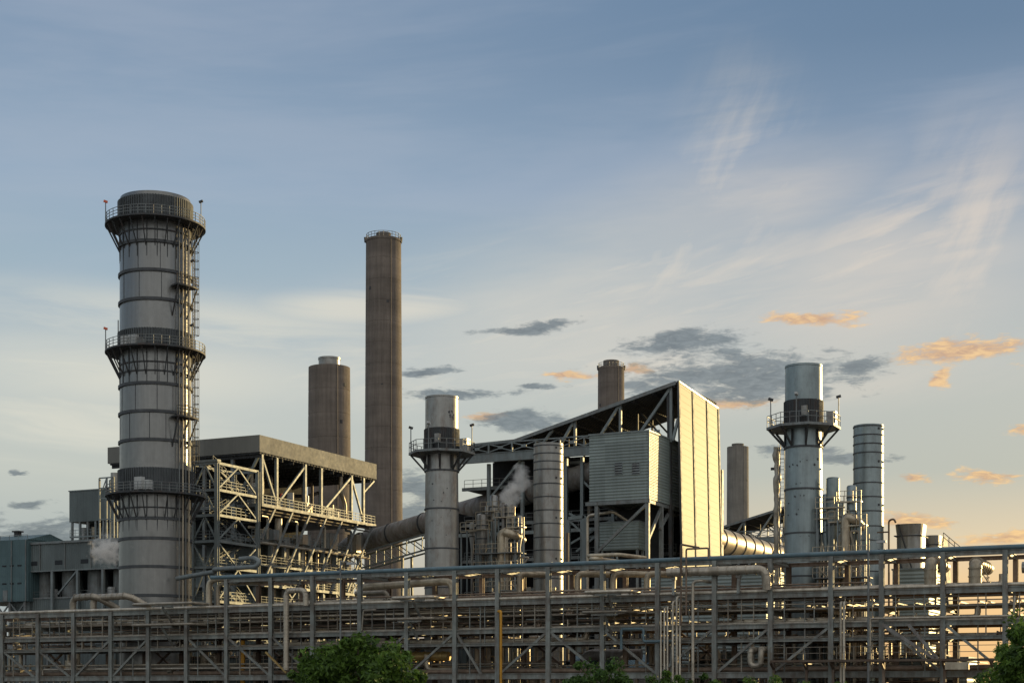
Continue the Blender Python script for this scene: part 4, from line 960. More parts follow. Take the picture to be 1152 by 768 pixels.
# walkway at the right
xa, xb = xat(868, 156), xat(1122, 156); zd = zY(1000, 741, 156)
t = thing('walkway', 'rusty railed walkway hung along the rack front at the lower right', 'walkway', ((xa+xb)/2, 156.3, zd-1))
m = MB(); m.box(xa, xb, 155.4, 157.3, zd-.22, zd); m.build('deck', 'pipe_brown', t)
m = MB(); m.rail([(xa,155.45,zd),(xb,155.45,zd)], 1.25, .06, 1.7, (1.,.52)); m.build('railing', 'pipe_grey', t)
for px in (868, 905, 935, 992, 1061, 1115):
    x = xat(px, 156); m = MB(); m.bar((x,155.6,zd-.25),(x,157.3,zd-1.2), .2); m.bar((x,156.8,0),(x,156.8,zd-.2), .24); m.build('support', 'pipe_brown', t)
for k, (p0, p1) in enumerate(((993,1052),(1022,1055))):
    m = MB(); b0, b1 = (xat(p0,156.6), zY(p0,702,156.6)), (xat(p1,156.6), zd); m.bar((b0[0],156.6,b0[1]),(b1[0],156.6,b1[1]), .16,.3); tag(m.build('stair_stringer', 'duct_steel'), ('long slanting brown stair beam at the walkway', 'shorter slanting brown stair beam, right of the long one')[k], 'stair beam')
y = 155.5; b = MB(); x = xat(1077, y); b.box(x-1.1,x+1.1,y-.3,y+.1,zd-1.05,zd-.35); tag(b.build('sign_board', 'warm_steel'), 'plain buff board under the walkway at the lower right', 'board')
# handrail stair at far right on the rack
b = MB(); ya = 162.; b.rail([(xat(1098,ya),ya,zY(1098,640,ya)),(xat(1112,ya),ya,Z2)], 1.2, .08, 1.); tag(b.build('stair_handrail', 'grey_steel'), 'sloping handrail on the rack beside the right elbow pipe', 'handrail')
b = MB(); b.tube([(xat(1150,160),160,zY(1150,638,160)),(xat(1162,160),160,zY(1150,638,160))], .55, 16); b.cyl((xat(1156,160),160), .18, Z2, zY(1150,638,160), 10); tag(b.build('vessel', 'pale_steel'), 'grey rounded vessel end on the rack at the right edge', 'vessel')

# ================================================================== PROCESS VESSELS
def cluster(pxs, Y, base, lab, m1, seed):
    rr = random.Random(seed)
    for (px, top, bot, w, nm, lb) in pxs:
        x, D = onY(px, Y+rr.uniform(-1,1)); y = D*ray(px)[1]; r = w*D/3600; zt, zb = zat(top, D), zat(bot, D)
        t = thing(nm, lb, 'vessel', (x, y, 0))
        q = MB(); q.lathe((x,y), [(r*.5,0),(r*.5,zb-1.2),(r,zb),(r,zt-.15),(r*.8,zt),(.02,zt+.08)], 28); q.build('shell', m1, t)
        for f in (.15, .6): 
            z = zb+(zt-zb)*f; q = MB(); q.ring((x,y), r*.95, r*1.06, z-.08, z+.08, 28); q.build('band', 'ring_steel', t)
        z = zb+(zt-zb)*.45; q = MB(); q.box(x-r-.8, x+r+.8, y-r-.7, y-r-.02, z-.12, z); q.rail([(x-r-.8,y-r-.7,z),(x+r+.8,y-r-.7,z)], 1.1,.06,.9); q.build('platform', 'warm_steel', t)
        for sx in (-1,1): q = MB(); q.bar((x+sx*(r+.7),y-r-.6,0),(x+sx*(r+.7),y-r-.6,z), .16); q.build('leg', 'light_steel', t)
cluster([(543,578,611,14,'process_vessel','squat pale vessel with platform, leftmost by the rising steam'),(555.5,557,590,9,'process_vessel','slim pale vessel just left of the steam plume'),(573,567,594,11,'process_vessel','pale vessel under the steam plume with side platforms'),(531,588,606,6,'process_vessel','thin low vessel at the left end of the steaming group'),(548.5,569,600,6,'process_vessel','thin tall vessel between the squat and slim pale vessels'),(584,580,604,7,'process_vessel','short thin vessel at the right end of the steaming group')], 178, 9, '', 'pale_steel', 3)
cluster([(937,537,600,15,'process_vessel','slim stepped grey vessel right of the blue-grey stack'),(958,546,580,11,'process_vessel','grey vessel with bracket lamp, touching the far right banded stack'),(929,556,606,8,'process_vessel','narrow grey vessel squeezed beside the blue-grey stack'),(946,566,604,7,'process_vessel','thin short vessel between the two larger grey vessels'),(966,575,604,6,'process_vessel','thin low vessel before the far right banded stack')], 172, 9, '', 'blue_steel', 4)
def golden_bend(px, py, px2, Y, r, m, lab):
    x, D = onY(px, Y); x2, D2 = onY(px2, Y); z = zat(py, D)
    return pipe([(x2,Y+2.5,z-1),(x2,Y,z-.5),(x,Y,z),(x,Y,0)], r, m, lab, br=1., seg=16, flanges=2.5)
golden_bend(564, 597, 578, 176, .52, 'warm_steel', 'golden bent pipe below the steam plume, dropping to the rack')
golden_bend(951, 580, 963, 170.5, .5, 'warm_steel', 'pale bent pipe between the grey vessels and the far right banded stack')
x, D = onY(566, 177); pipe([(x,177,0),(x,177,zat(565,D))], .2, 'duct_steel', 'rusty upright pipe beside the steam plume', name='riser_pipe')
x, D = onY(638.5, 183); pipe([(x,183,0),(x,183,zat(599,D))], .18, 'pipe_brown', 'thin rusty upright pipe right of the plain pale stack', name='riser_pipe')
for gx, gY, glab in ((558, 175, 'below the steam plume'), (945, 169.5, 'right of the blue-grey stack')):
    x, D = onY(gx, gY); H = zat(590, D); t = thing('pipe_gantry', 'tall thin gantry threaded with small pipes, ' + glab, 'steel frame', (x, gY, 0), 'pipe gantries between the stacks')
    for sx in (-2.4, -.6, 1.2, 2.6):
        m = MB(); m.bar((x+sx,gY,0),(x+sx,gY,H-rr.uniform(0,4)), .16); m.bar((x+sx,gY+2,0),(x+sx,gY+2,H-rr.uniform(0,4)), .16); m.build('post', 'light_steel', t)
    for z in (H-8, H-5.6, H-3.4):
        m = MB(); m.box(x-2.9,x+3,gY-.3,gY+2.3,z-.1,z); m.build('deck', 'grey_steel', t)
        m = MB(); m.rail([(x-2.9,gY-.3,z),(x+3,gY-.3,z)], 1.1,.06,.9,(1.,.5)); m.build('railing', 'warm_steel', t)
    for i in range(9):
        xx = x+rr.uniform(-2.7,2.8); z1 = H-rr.uniform(.5,8); m = MB(); m.tube(bend([(xx,gY+rr.uniform(0,2),0),(xx,gY+1,z1),(xx+rr.uniform(-1.6,1.6),gY+1,z1),(xx+rr.uniform(-1.6,1.6),gY+1.2,z1-2)], .3), rr.uniform(.07,.2), 8); m.build('small_pipe', rr.choice(('warm_steel','insulation','pipe_grey')), t)
# riser with ladder beside the right twin stack
Yc = 177.; x, D = onY(876, Yc); zt = zat(500, D)
t = thing('ladder_riser', 'lumpy pale upright pipe with caged ladder just left of the blue-grey stack', 'pipe', (x, Yc, 0))
pts = [(x-.2+.07*math.sin(z*1.7)+.04*math.sin(z*4.1), Yc, z) for z in [i*.45 for i in range(int(zt/.45)+1)]]
q = MB(); q.tube(pts, [.38+.06*math.sin(i*.9)+.05*math.sin(i*2.3) for i in range(len(pts))], 12); q.build('lagged_pipe', 'insulation', t)
q = MB(); q.ladder(x+.45, Yc-.1, 4, zt, (1,0), .5, (0,-1,0), .07); q.build('caged_ladder', 'grey_steel', t)
q = MB(); q.tube([(x+.85,Yc+.2,0),(x+.85,Yc+.2,zt-1.5)], .16, 8); q.build('side_pipe', 'insulation', t)
q = MB(); q.bar((x-.9,Yc,zt-2.7),(x+.2,Yc,zt-2.7), .2,.3); q.build('bracket', 'dark_steel', t)

# filter houses at far right
for k, (px, w, top, bot, Yk, lab) in enumerate(((1025,30,590.5,650,188,'tapered grey filter duct with diagonal ribs, far right above the rack'),(1050,17,603,650,196,'smaller grey filter duct, right of the tapered one'))):
    x, D = onY(px, Yk); kx = D/1800; zt, zb = zat(top, D), zat(bot, D); h = w*kx/2; dp = 1.9-.4*k
    t = thing('filter_duct', lab, 'duct', (x, Yk, 0), 'filter ducts on the blue clad house')
    q = MB(); n = 20; prof = [(zb,.94),((zt+zb)/2,.96),(zt-1.2,.97),(zt,1.06)]; vs = []
    for z, f in prof:
        for i in range(n):
            a = 2*PI*i/n; ca, sa = math.cos(a), math.sin(a); e = .55
            vs.append((x+h*f*math.copysign(abs(ca)**e, ca), Yk+dp*f*math.copysign(abs(sa)**e, sa), z))
    fs = [(r_*n+i, r_*n+(i+1)%n, (r_+1)*n+(i+1)%n, (r_+1)*n+i) for r_ in range(3) for i in range(n)] + [tuple(range(3*n,4*n))]
    q.add(vs, fs, False); q.build('casing', 'pale_steel', t)
    for f in (.1,.45,.78):
        z = zb+(zt-zb)*f; q = MB(); q.box(x-h*1.02,x+h*1.02,Yk-dp*1.03,Yk+dp*1.03,z-.06,z+.06); q.build('band', 'dark_steel', t)
    q = MB(); q.bar((x-h*.7,Yk-dp*1.07,zt),(x+h*.5,Yk-dp*1.02,zb), .12,.16); q.bar((x-h*.2,Yk-dp*1.07,zb),(x-h*.9,Yk-dp*1.02,(zt+zb)/2), .1,.14); q.build('rib', 'dark_steel', t)
Yk = 182.; xa, xb = xat(1004, Yk), xat(1045, Yk); zt = zY(1025, 640.5, Yk)
t = thing('blue_house', 'low blue-grey ribbed metal house below the filter ducts at far right', 'industrial building', ((xa+xb)/2, Yk+8, 0))
m = MB(); m.box(xa, xb, Yk, Yk+7, 0, zt); m.build('ribbed_walls', 'cladding', t)
m = MB(); m.box(xa-.1, xb+.1, Yk-.1, Yk+7.1, zt+.003, zt+.18); m.build('roof', 'light_steel', t)
x, D = onY(1063, 200); zt2 = zat(607, D); q = MB(); q.hexa([(x-.8,198,12),(x+.9,198,12),(x+.9,201,12),(x-.8,201,12)], [(x-.8,198,zt2),(x+.1,198,zt2+.3),(x+.1,201,zt2+.3),(x-.8,201,zt2)])
q.rail([(x+.2,198,zt2-.4),(x+2.2,198,zt2-2.2)], 1.1,.08,.8); tag(q.build('roof_hut', 'dark_steel'), 'small dark slanted hut with handrail, right of the filter ducts', 'hut')

# ================================================================== GROUND-LEVEL PLANT BEHIND THE RACK
def shed(pa, pb, Y, dep, z, mw, mr, lab, gable=False):
    xa, xb = xat(pa, Y), xat(pb, Y)
    t = thing('low_shed', lab, 'shed', ((xa+xb)/2, Y+dep/2, 0))
    m = MB(); m.box(xa, xb, Y, Y+dep, 0, z)
    if gable: m.add([(xb,Y,z),(xb,Y+dep,z),(xb,Y+dep/2,z+dep*.2)], [(0,1,2)])
    m.build('walls', mw, t)
    m = MB()
    if gable:
        e = .5; zr = z+dep*.2+.03
        for sy in (0, 1):
            ye = Y-e if sy == 0 else Y+dep+e; yr = Y+dep/2
            m.hexa([(xa-e,ye,z-.25),(xb+e*.2,ye,z-.25),(xb+e*.2,yr,zr),(xa-e,yr,zr)], [(xa-e,ye,z-.1),(xb+e*.2,ye,z-.1),(xb+e*.2,yr,zr+.15),(xa-e,yr,zr+.15)])
    else: m.box(xa-.2, xb+.2, Y-.2, Y+dep+.2, z+.003, z+.25)
    m.build('roof', mr, t)
    n = max(2, int((xb-xa)/7))
    for i in range(n):
        x = xa+(i+.5)*(xb-xa)/n; m = MB(); m.box(x-1.,x+1.,Y-.05,Y-.003,1.2,min(z-.6,3.2)); w_ = m.build('window', 'louver', t)
    return t
shed(632, 727, 172, 9, 4.3, 'white_wall', 'blue_roof', 'low shed with blue roof and white gable wall behind the rack', True)
shed(1000, 1088, 170, 7, 5.3, 'cladding', 'blue_roof', 'long low blue-grey shed behind the walkway at the right')
shed(780, 850, 174, 8, 6.3, 'cladding', 'light_steel', 'grey ribbed low shed behind the taller upright pipe')
shed(722, 862, 186, 9, zY(800, 644, 186), 'cladding', 'light_steel', 'blue-grey ribbed house behind the fat insulated pipe, below the bright wall')
shed(380, 480, 176, 12, 7.6, 'grey_cladding', 'grey_steel', 'dark low shed behind the largest tree')
shed(500, 620, 188, 10, 8.2, 'grey_cladding', 'grey_steel', 'dark low shed between the pale gallery stack and plain pale stack feet')
shed(-40, 130, 186, 14, 9.0, 'grey_cladding', 'grey_steel', 'dark low shed behind the lower rack at the left')
shed(860, 960, 186, 10, 9.6, 'grey_cladding', 'grey_steel', 'dark low shed behind the blue-grey stack foot')
shed(215, 330, 176, 5, 6.5, 'grey_cladding', 'pipe_brown', 'brownish low shed at the stair tower foot')
# open equipment frames with upright pipes
labs = ['far left corner beside the first gooseneck pipe', 'left under the broad grey stack', 'left between the broad stack and the rack step', 'at the foot of the stair tower', 'under the roofed open block', 'behind the ringed drop pipe', 'behind the largest tree', 'at the foot of the pale gallery stack', 'below the steaming vessels', 'at the foot of the plain pale stack', 'below the small ribbed box', 'below the bright ribbed wall', 'behind the fat insulated pipe', 'at the foot of the blue-grey stack', 'below the far right vessels', 'below the far right banded stack', 'below the filter ducts']
frp = [(10,176),(70,174),(196,175.5),(232,174),(290,172),(330,171),(395,171),(470,170.5),(550,171),(606,172),(668,172),(735,171),(790,170.5),(870,169.5),(935,168.5),(975,169),(1030,168)]
rr = random.Random(77)
for (px, Y), lb in zip(frp, labs):
    x, D = onY(px, Y); wd = rr.uniform(4., 6.5); dp = 3.4; H = rr.choice((8.2, 9.6, 11., 12.4)) if px < 940 else 8.5
    t = thing('equipment_frame', 'open steel frame crowded with upright pipes, ' + lb, 'steel frame', (x, Y+dp/2, 0), 'equipment frames behind the rack')
    for sx in (-1, 1):
        for y in (Y, Y+dp): m = MB(); m.bar((x+sx*wd/2,y,0),(x+sx*wd/2,y,H), .3); m.build('post', 'warm_steel' if rr.random() < .5 else 'grey_steel', t)
    for z in (H*.36, H*.68, H-.1):
        m = MB(); m.box(x-wd/2-.3, x+wd/2+.3, Y-.3, Y+dp+.3, z-.12, z); m.build('deck', 'pipe_brown', t)
        m = MB(); m.rail([(x-wd/2-.3,Y-.28,z),(x+wd/2+.3,Y-.28,z)], 1.1, .06, 1.1); m.build('railing', 'warm_steel' if rr.random() < .5 else 'pipe_grey', t)
    for i in range(7):
        xx = x-wd/2+.5+rr.random()*(wd-1); yy = Y+.3+rr.random()*(dp-.6); r = rr.choice((.1,.14,.2,.3)); z1 = H*rr.uniform(.4,1.05)
        m = MB(); m.tube(bend([(xx,yy,0),(xx,yy,z1),(xx+rr.uniform(-2,2),yy+rr.uniform(-.5,.5),z1+.02)], .4), r, 9); m.build('upright_pipe', rr.choice(('warm_steel','insulation','pipe_grey','warm_steel')), t)
    for i in range(2):
        xx = x+rr.uniform(-wd/3, wd/3); z = rr.choice((0, H*.36, H*.68)); m = MB()
        if rr.random() < .6: m.cyl((xx,Y+dp/2), rr.uniform(.5,.9), z, z+rr.uniform(1.4,2.6), 16)
        else: m.tube([(xx-1.2,Y+dp/2,z+.8),(xx+1.2,Y+dp/2,z+.8)], .6, 16)
        m.build('drum', rr.choice(('pale_steel','warm_steel','grey_steel')), t)

# ================================================================== TREES AND SHRUBS
def foliage(cent, rads, n, size, seed, gaps=.35):
    """leaf faces in clumps through the crown's volume"""
    rr = random.Random(seed); m = MB(); cl = []
    for k in range(max(14, n//130)):
        while True:
            p = Vector((rr.uniform(-1,1), rr.uniform(-1,1), rr.uniform(-1,1)))
            if .3 < p.length < 1.: break
        p = p.normalized()*p.length**.6*(.66+.50*rr.random()**1.3); cl.append((Vector((cent[0]+p.x*rads[0], cent[1]+p.y*rads[1], cent[2]+p.z*rads[2])), rr.choice((.12,.17,.22,.3,.38))*min(rads)))
    per = n//len(cl)
    for c, r in cl:
        for i in range(per):
            d = Vector((rr.gauss(0,1), rr.gauss(0,1), rr.gauss(0,.8))).normalized()*r*rr.random()**.45*1.25
            p = c+d; nrm = (d.normalized()*.6+Vector((rr.uniform(-1,1),rr.uniform(-1,1),rr.uniform(-.3,1)))).normalized()
            a = nrm.orthogonal().normalized(); b = nrm.cross(a); th = rr.uniform(0, 2*PI); a, b = a*math.cos(th)+b*math.sin(th), b*math.cos(th)-a*math.sin(th)
            s = size*rr.uniform(.6,1.35); w_ = s*.42
            m.v += [tuple(p-a*s*.5), tuple(p+b*w_*.5+nrm*s*.06), tuple(p+a*s*.5), tuple(p-b*w_*.5+nrm*s*.06)]; k = len(m.v)-4; m.f.append((k,k+1,k+2,k+3)); m.sm.append(False)
    return m, cl
def tree(px, D, wpx, ytop, lab, n, size, seed, ybot=None, group=None, cat='tree', name='leafy_tree', lm='leaves'):
    x, y = atD(px, D); zt = zat(ytop, D); rx_ = wpx/2*D/1800; zb = max(.5, zat(ybot, D) if ybot else zt*.22)
    t = thing(name, lab, cat, (x, y, 0), group)
    cz = (zt+zb)/2; rz = (zt-zb)/2
    m, cl = foliage((x,y,cz-.02*rz), (rx_*.97,rx_*.9,rz*.97), n, size, seed); m.build('crown', lm, t)
    q = MB(); q.tube([(x,y,0),(x+.1,y,cz*.5),(x,y+.1,cz*1.1)], [.05*zt,.036*zt,.012*zt], 10)
    for c, r in cl[::max(1, len(cl)//12)]:
        q.tube([(x+.05,y,cz*.45), Vector((x,y,cz*.55)).lerp(c,.5)+Vector((0,0,.15)), c], [.02*zt,.013*zt,.004*zt], 6)
    q.build('trunk', 'bark', t)
    return t
tree(403, 100, 138, 717, 'largest round leafy green tree in the foreground left of centre', 13000, .40, 1, 800)
tree(1166, 96, 112, 693, 'tall leafy green tree cut off by the right edge', 9500, .38, 2, 800)
tree(350, 104, 44, 733, 'smaller leafy tree merging with the left side of the largest tree', 3000, .38, 5, 800)
tree(458, 103, 40, 742, 'low leafy tree merging with the right side of the largest tree', 2400, .36, 6, 800)
tree(678, 112, 66, 733, 'dark bushy shrub right of centre before the rust-brown pipe', 3600, .32, 3, 800, cat='shrub', name='leafy_shrub', lm='bush_leaves')
tree(764, 112, 44, 748, 'light green shrub at the foot of the six slim risers', 1800, .3, 4, 800, cat='shrub', name='leafy_shrub', lm='leaves')
hl = [(630,762,40),(655,757,40),(706,757,46),(738,760,40),(795,756,44),(828,757,50),(866,759,46),(905,761,50),(945,762,40),(1112,748,40),(590,768,40)]
for i, (px, top, w_) in enumerate(hl):
    tree(px, 113+i % 3, w_, top, 'low green shrub in the hedge line along the bottom edge', 1200, .3, 20+i, 800, group='hedge shrubs along the bottom edge', cat='shrub', name='hedge_shrub', lm='bush_leaves')

# ================================================================== STEAM
def steam(px, py, Y, rx_, ry_, rz_, dens, lab, seed, tilt):
    x, D = onY(px, Y); z = zat(py, D); m = MB(); n = 24
    vs = []; fs = []
    for i in range(13):
        a = PI*i/12
        for k in range(n): vs.append((x+rx_*math.sin(a)*math.cos(2*PI*k/n)+tilt*math.cos(a)*rz_, Y+ry_*math.sin(a)*math.sin(2*PI*k/n), z+rz_*math.cos(a)))
    for i in range(12):
        for k in range(n): fs.append((i*n+k, (i+1)*n+k, (i+1)*n+(k+1)%n, i*n+(k+1)%n))
    m.add(vs, fs, True)
    mt = bpy.data.materials.new('steam%d' % seed); mt.use_nodes = True; nt = mt.node_tree; ns = nt.nodes; ns.remove(ns['Principled BSDF'])
    v = ns.new('ShaderNodeVolumePrincipled'); v.inputs['Color'].default_value = (.95,.93,.9,1); v.inputs['Anisotropy'].default_value = .3
    tc = ns.new('ShaderNodeTexCoord'); mp = ns.new('ShaderNodeMapping'); nt.links.new(tc.outputs['Object'], mp.inputs[0])
    # object origin is at the blob's foot
    mp.inputs['Location'].default_value = (0,0,-1.); mp.inputs['Scale'].default_value = (1/rx_, 1/ry_, 1/rz_)
    ln = ns.new('ShaderNodeVectorMath'); ln.operation = 'LENGTH'; nt.links.new(mp.outputs[0], ln.inputs[0])
    nz = ns.new('ShaderNodeTexNoise'); nz.inputs['Scale'].default_value = .75; nz.inputs['Detail'].default_value = 6; nz.inputs['Roughness'].default_value = .62; nz.inputs['Distortion'].default_value = .5
    geo = ns.new('ShaderNodeNewGeometry'); nt.links.new(geo.outputs['Position'], nz.inputs['Vector'])
    a_ = ns.new('ShaderNodeMath'); a_.operation = 'MULTIPLY_ADD'; a_.inputs[1].default_value = 2.6; a_.inputs[2].default_value = -.55; nt.links.new(nz.outputs[0], a_.inputs[0])
    s_ = ns.new('ShaderNodeMath'); s_.operation = 'SUBTRACT'; nt.links.new(a_.outputs[0], s_.inputs[0]); nt.links.new(ln.outputs['Value'], s_.inputs[1])
    r_ = ns.new('ShaderNodeMapRange'); r_.inputs[1].default_value = 0; r_.inputs[2].default_value = .7; r_.inputs[4].default_value = dens; nt.links.new(s_.outputs[0], r_.inputs[0])
    nt.links.new(r_.outputs[0], v.inputs['Density']); nt.links.new(v.outputs[0], ns['Material Output'].inputs['Volume'])
    MATS['steam%d' % seed] = mt
    o = m.build('steam', 'steam%d' % seed, origin=(x, Y, z-rz_)); tag(o, lab, 'steam', kind='stuff'); return o
steam(119, 620, 228, 4.4, 2.4, 3.6, 1.3, 'small white steam puff left of the broad stack', 1, 0)
steam(573, 560, 181, 1.6, 1.7, 2.6, 2.2, 'white steam puff rising from the pale vessels', 2, .5)
steam(584, 541, 181.5, 1.9, 1.8, 2.6, 1.2, 'thinner drifting steam above the white puff', 3, .3)

# ================================================================== SKY
w = bpy.data.worlds.new('World'); sc.world = w; w.use_nodes = True
nt = w.node_tree; ns = nt.nodes; L = nt.links
bg = ns['Background']; STR = .1; bg.inputs['Strength'].default_value = STR
EXPO = .8
def setin(i, v):
    if isinstance(v, (int, float)): i.default_value = v
    elif isinstance(v, tuple): i.default_value = v if len(v) == len(i.default_value) else (*v, 1)
    else: L.new(v, i)
def M(op, a, b=None, c=None, clamp=False):
    n = ns.new('ShaderNodeMath'); n.operation = op; n.use_clamp = clamp
    for i, v in enumerate((a, b, c)):
        if v is not None: setin(n.inputs[i], v)
    return n.outputs[0]
def SS(v, a, b, lo=0., hi=1.):
    n = ns.new('ShaderNodeMapRange'); n.interpolation_type = 'SMOOTHSTEP'
    for i, x in enumerate((v, a, b, lo, hi)): setin(n.inputs[i], x)
    return n.outputs[0]
def MIX(f, a, b, mode='MIX'):
    n = ns.new('ShaderNodeMix'); n.data_type = 'RGBA'; n.blend_type = mode
    setin(n.inputs[0], f); setin(n.inputs[6], a); setin(n.inputs[7], b); return n.outputs[2]
def VEC(x, y, z):
    n = ns.new('ShaderNodeCombineXYZ')
    for i, v in enumerate((x, y, z)): setin(n.inputs[i], v)
    return n.outputs[0]
def NOISE(v, s, det=6., ro=.6, dist=0., col=False):
    n = ns.new('ShaderNodeTexNoise'); setin(n.inputs['Vector'], v); n.inputs['Scale'].default_value = s; n.inputs['Detail'].default_value = det
    n.inputs['Roughness'].default_value = ro; n.inputs['Distortion'].default_value = dist
    return n.outputs['Color' if col else 'Fac']
def RAMP(f, els):
    n = ns.new('ShaderNodeValToRGB'); setin(n.inputs[0], f); r = n.color_ramp
    while len(r.elements) < len(els): r.elements.new(.5)
    for e, (p, c) in zip(r.elements, els): e.position = p; e.color = (*c, 1)
    return n.outputs[0]
sky = ns.new('ShaderNodeTexSky'); sky.sky_type = 'NISHITA'; sky.sun_disc = False
sky.sun_elevation = SUN_E; sky.sun_rotation = math.atan2(sdx, sdy); sky.air_density = 1.; sky.dust_density = 1.; sky.ozone_density = 1.
tc = ns.new('ShaderNodeTexCoord'); sp = ns.new('ShaderNodeSeparateXYZ'); L.new(tc.outputs['Generated'], sp.inputs[0])
X_, Y_, Z_ = sp.outputs
# azimuth measured from plant north-west, elevation: both in degrees
hx = M('ADD', M('MULTIPLY', X_, rx), M('MULTIPLY', Y_, ry)); hy = M('ADD', M('MULTIPLY', X_, fx), M('MULTIPLY', Y_, fy))
az = M('MULTIPLY', M('ARCTAN2', hx, hy), 180/PI); el = M('MULTIPLY', M('ARCSINE', Z_), 180/PI)
def AZ(px): return math.degrees(math.atan((px-CX)/FPX))
def EL(px, py): return math.degrees(math.atan((HY-py)/FPX*math.cos(rad(AZ(px)))))
G = 1 / STR / 2 ** EXPO
def col(*c): return tuple(v * G for v in lin(c))
def E_(py): return (HY-py)/FPX*57.3*.93/40           # ramp position for a picture row at mid frame (ramp spans 0..40 degrees)
e01 = M('DIVIDE', el, 40.)
ramp_l = RAMP(e01, [(0., lin((150,160,165))), (E_(640), lin((168,178,180))), (E_(520), lin((196,200,192))), (E_(400), lin((190,198,198))), (E_(290), lin((160,180,194))), (E_(190), lin((148,170,192))), (E_(60), lin((134,156,181))), (.75, lin((104,132,165))), (1., lin((80,108,145)))])
ramp_r = RAMP(e01, [(0., lin((235,180,120))), (E_(660), lin((238,198,146))), (E_(600), lin((218,201,172))), (E_(520), lin((178,184,178))), (E_(400), lin((184,190,188))), (E_(280), lin((162,176,187))), (E_(190), lin((128,151,177))), (E_(40), lin((98,126,156))), (.75, lin((82,112,148))), (1., lin((70,98,138)))])
fr = SS(az, -16., 19.)
base = MIX(fr, ramp_l, ramp_r)
# towards the sun the horizon glows; opposite it goes to dusk blue
ds = M('ABSOLUTE', M('SUBTRACT', az, math.degrees(SUN_A)))
glow = M('MULTIPLY', SS(ds, 70., 5.), SS(el, 28., 0.))
base = MIX(M('MULTIPLY', glow, .1), base, lin((255,214,150)))
# high veil of cirrus on a flat layer
q = M('ADD', Z_, .06)
cpx = M('DIVIDE', hx, q); cpy = M('DIVIDE', hy, q)
wv = NOISE(VEC(M('MULTIPLY', cpx, .35), M('MULTIPLY', cpy, .35), 3.), 1.2, 4., .55, 0., True)
wsp = ns.new('ShaderNodeSeparateColor'); L.new(wv, wsp.inputs[0])
wx = M('ADD', cpx, M('MULTIPLY', M('SUBTRACT', wsp.outputs[0], .5), 1.6)); wy = M('ADD', cpy, M('MULTIPLY', M('SUBTRACT', wsp.outputs[1], .5), 1.6))
n1 = NOISE(VEC(M('MULTIPLY', wx, .55), M('MULTIPLY', wy, .9), 0.), 1., 8., .62, .6)
n2 = NOISE(VEC(M('MULTIPLY', wx, .8), M('MULTIPLY', wy, 5.), 5.), 1., 5., .55, .3)
def blobs(bs, per=None):
    """0..1 soft bumps round points of the sky, radii in picture pixels turned into degrees"""
    k = 180/PI/FPX; P = VEC(az, el, 0.); P2 = {}; o = None
    for px, py, rx_, ry_, *tl in bs:
        v = P
        if tl and tl[0]:
            if tl[0] not in P2: P2[tl[0]] = VEC(az, M('SUBTRACT', el, M('MULTIPLY', az, tl[0])), 0.)
            v = P2[tl[0]]; cy = EL(px, py) - AZ(px)*tl[0]
        else: cy = EL(px, py)
        n = ns.new('ShaderNodeVectorMath'); n.operation = 'MULTIPLY_ADD'; L.new(v, n.inputs[0])
        n.inputs[1].default_value = (1/(rx_*k), 1/(ry_*k), 0); n.inputs[2].default_value = (-AZ(px)/(rx_*k), -cy/(ry_*k), 0)
        ln = ns.new('ShaderNodeVectorMath'); ln.operation = 'LENGTH'; L.new(n.outputs[0], ln.inputs[0])
        o = ln.outputs['Value'] if o is None else M('MINIMUM', o, ln.outputs['Value'])
    return M('SUBTRACT', 1., o)
def STREAK(tilt, along, across, seed, det=7., ro=.6, wob=1.):
    """fibrous noise stretched along a direction of the sky"""
    c_, s_ = math.cos(tilt), math.sin(tilt)
    aa = M('ADD', az, M('MULTIPLY', M('SUBTRACT', wsp.outputs[0], .5), 5.*wob)); bb = M('ADD', el, M('MULTIPLY', M('SUBTRACT', wsp.outputs[1], .5), 3.*wob))
    u = M('ADD', M('MULTIPLY', aa, c_*along), M('MULTIPLY', bb, s_*along)); v_ = M('ADD', M('MULTIPLY', aa, -s_*across), M('MULTIPLY', bb, c_*across))
    return NOISE(VEC(u, v_, seed), 1., det, ro, .25)
vA = M('MULTIPLY', SS(blobs(((690,330,420,110,.12), (1010,290,260,110,.3), (620,430,620,60,0.))), 0., .8), SS(STREAK(.22, .09, .55, 1.3), .38, .66))
vB = M('MULTIPLY', SS(blobs(((840,225,120,190,0.), (1095,270,130,170,0.), (770,300,200,100,.3))), 0., 1.), SS(M('ADD', M('MULTIPLY', STREAK(1.1, .10, .38, 7.7), .76), M('MULTIPLY', STREAK(.12, .12, 1.7, 4.1, 4.), .24)), .34, .66))
vC = M('MULTIPLY', SS(blobs(((220,385,420,70,-.05), (60,450,320,110,0.), (420,345,200,30,.05))), 0., .8), SS(STREAK(-.04, .06, .5, 12.5), .38, .64))
vD = M('MULTIPLY', SS(blobs(((960,330,330,90,.1), (700,400,420,70,0.))), 0., .9), M('MULTIPLY', SS(STREAK(.1, .16, 2.1, 21., 5.), .42, .66), .6))
vE = M('MULTIPLY', SS(blobs(((690,335,360,130,.12), (960,320,300,120,.1), (150,420,330,60,0.), (780,250,300,90,.2))), 0., 1.), SS(STREAK(.1, .06, .3, 44., 5.), .3, .62, .4, .95))
vm = M('MAXIMUM', M('MAXIMUM', M('MAXIMUM', vA, vB), M('MAXIMUM', vC, vD)), vE)
hiaz = SS(STREAK(.05, .05, .3, 31., 5.), .42, .68)
base = MIX(M('MULTIPLY', hiaz, M('MULTIPLY', SS(el, 10., 18.), .22)), base, lin((188,192,204)))
veil_c = MIX(fr, lin((224,221,206)), lin((226,212,197)))
base = MIX(M('MULTIPLY', vm, .78), base, veil_c)
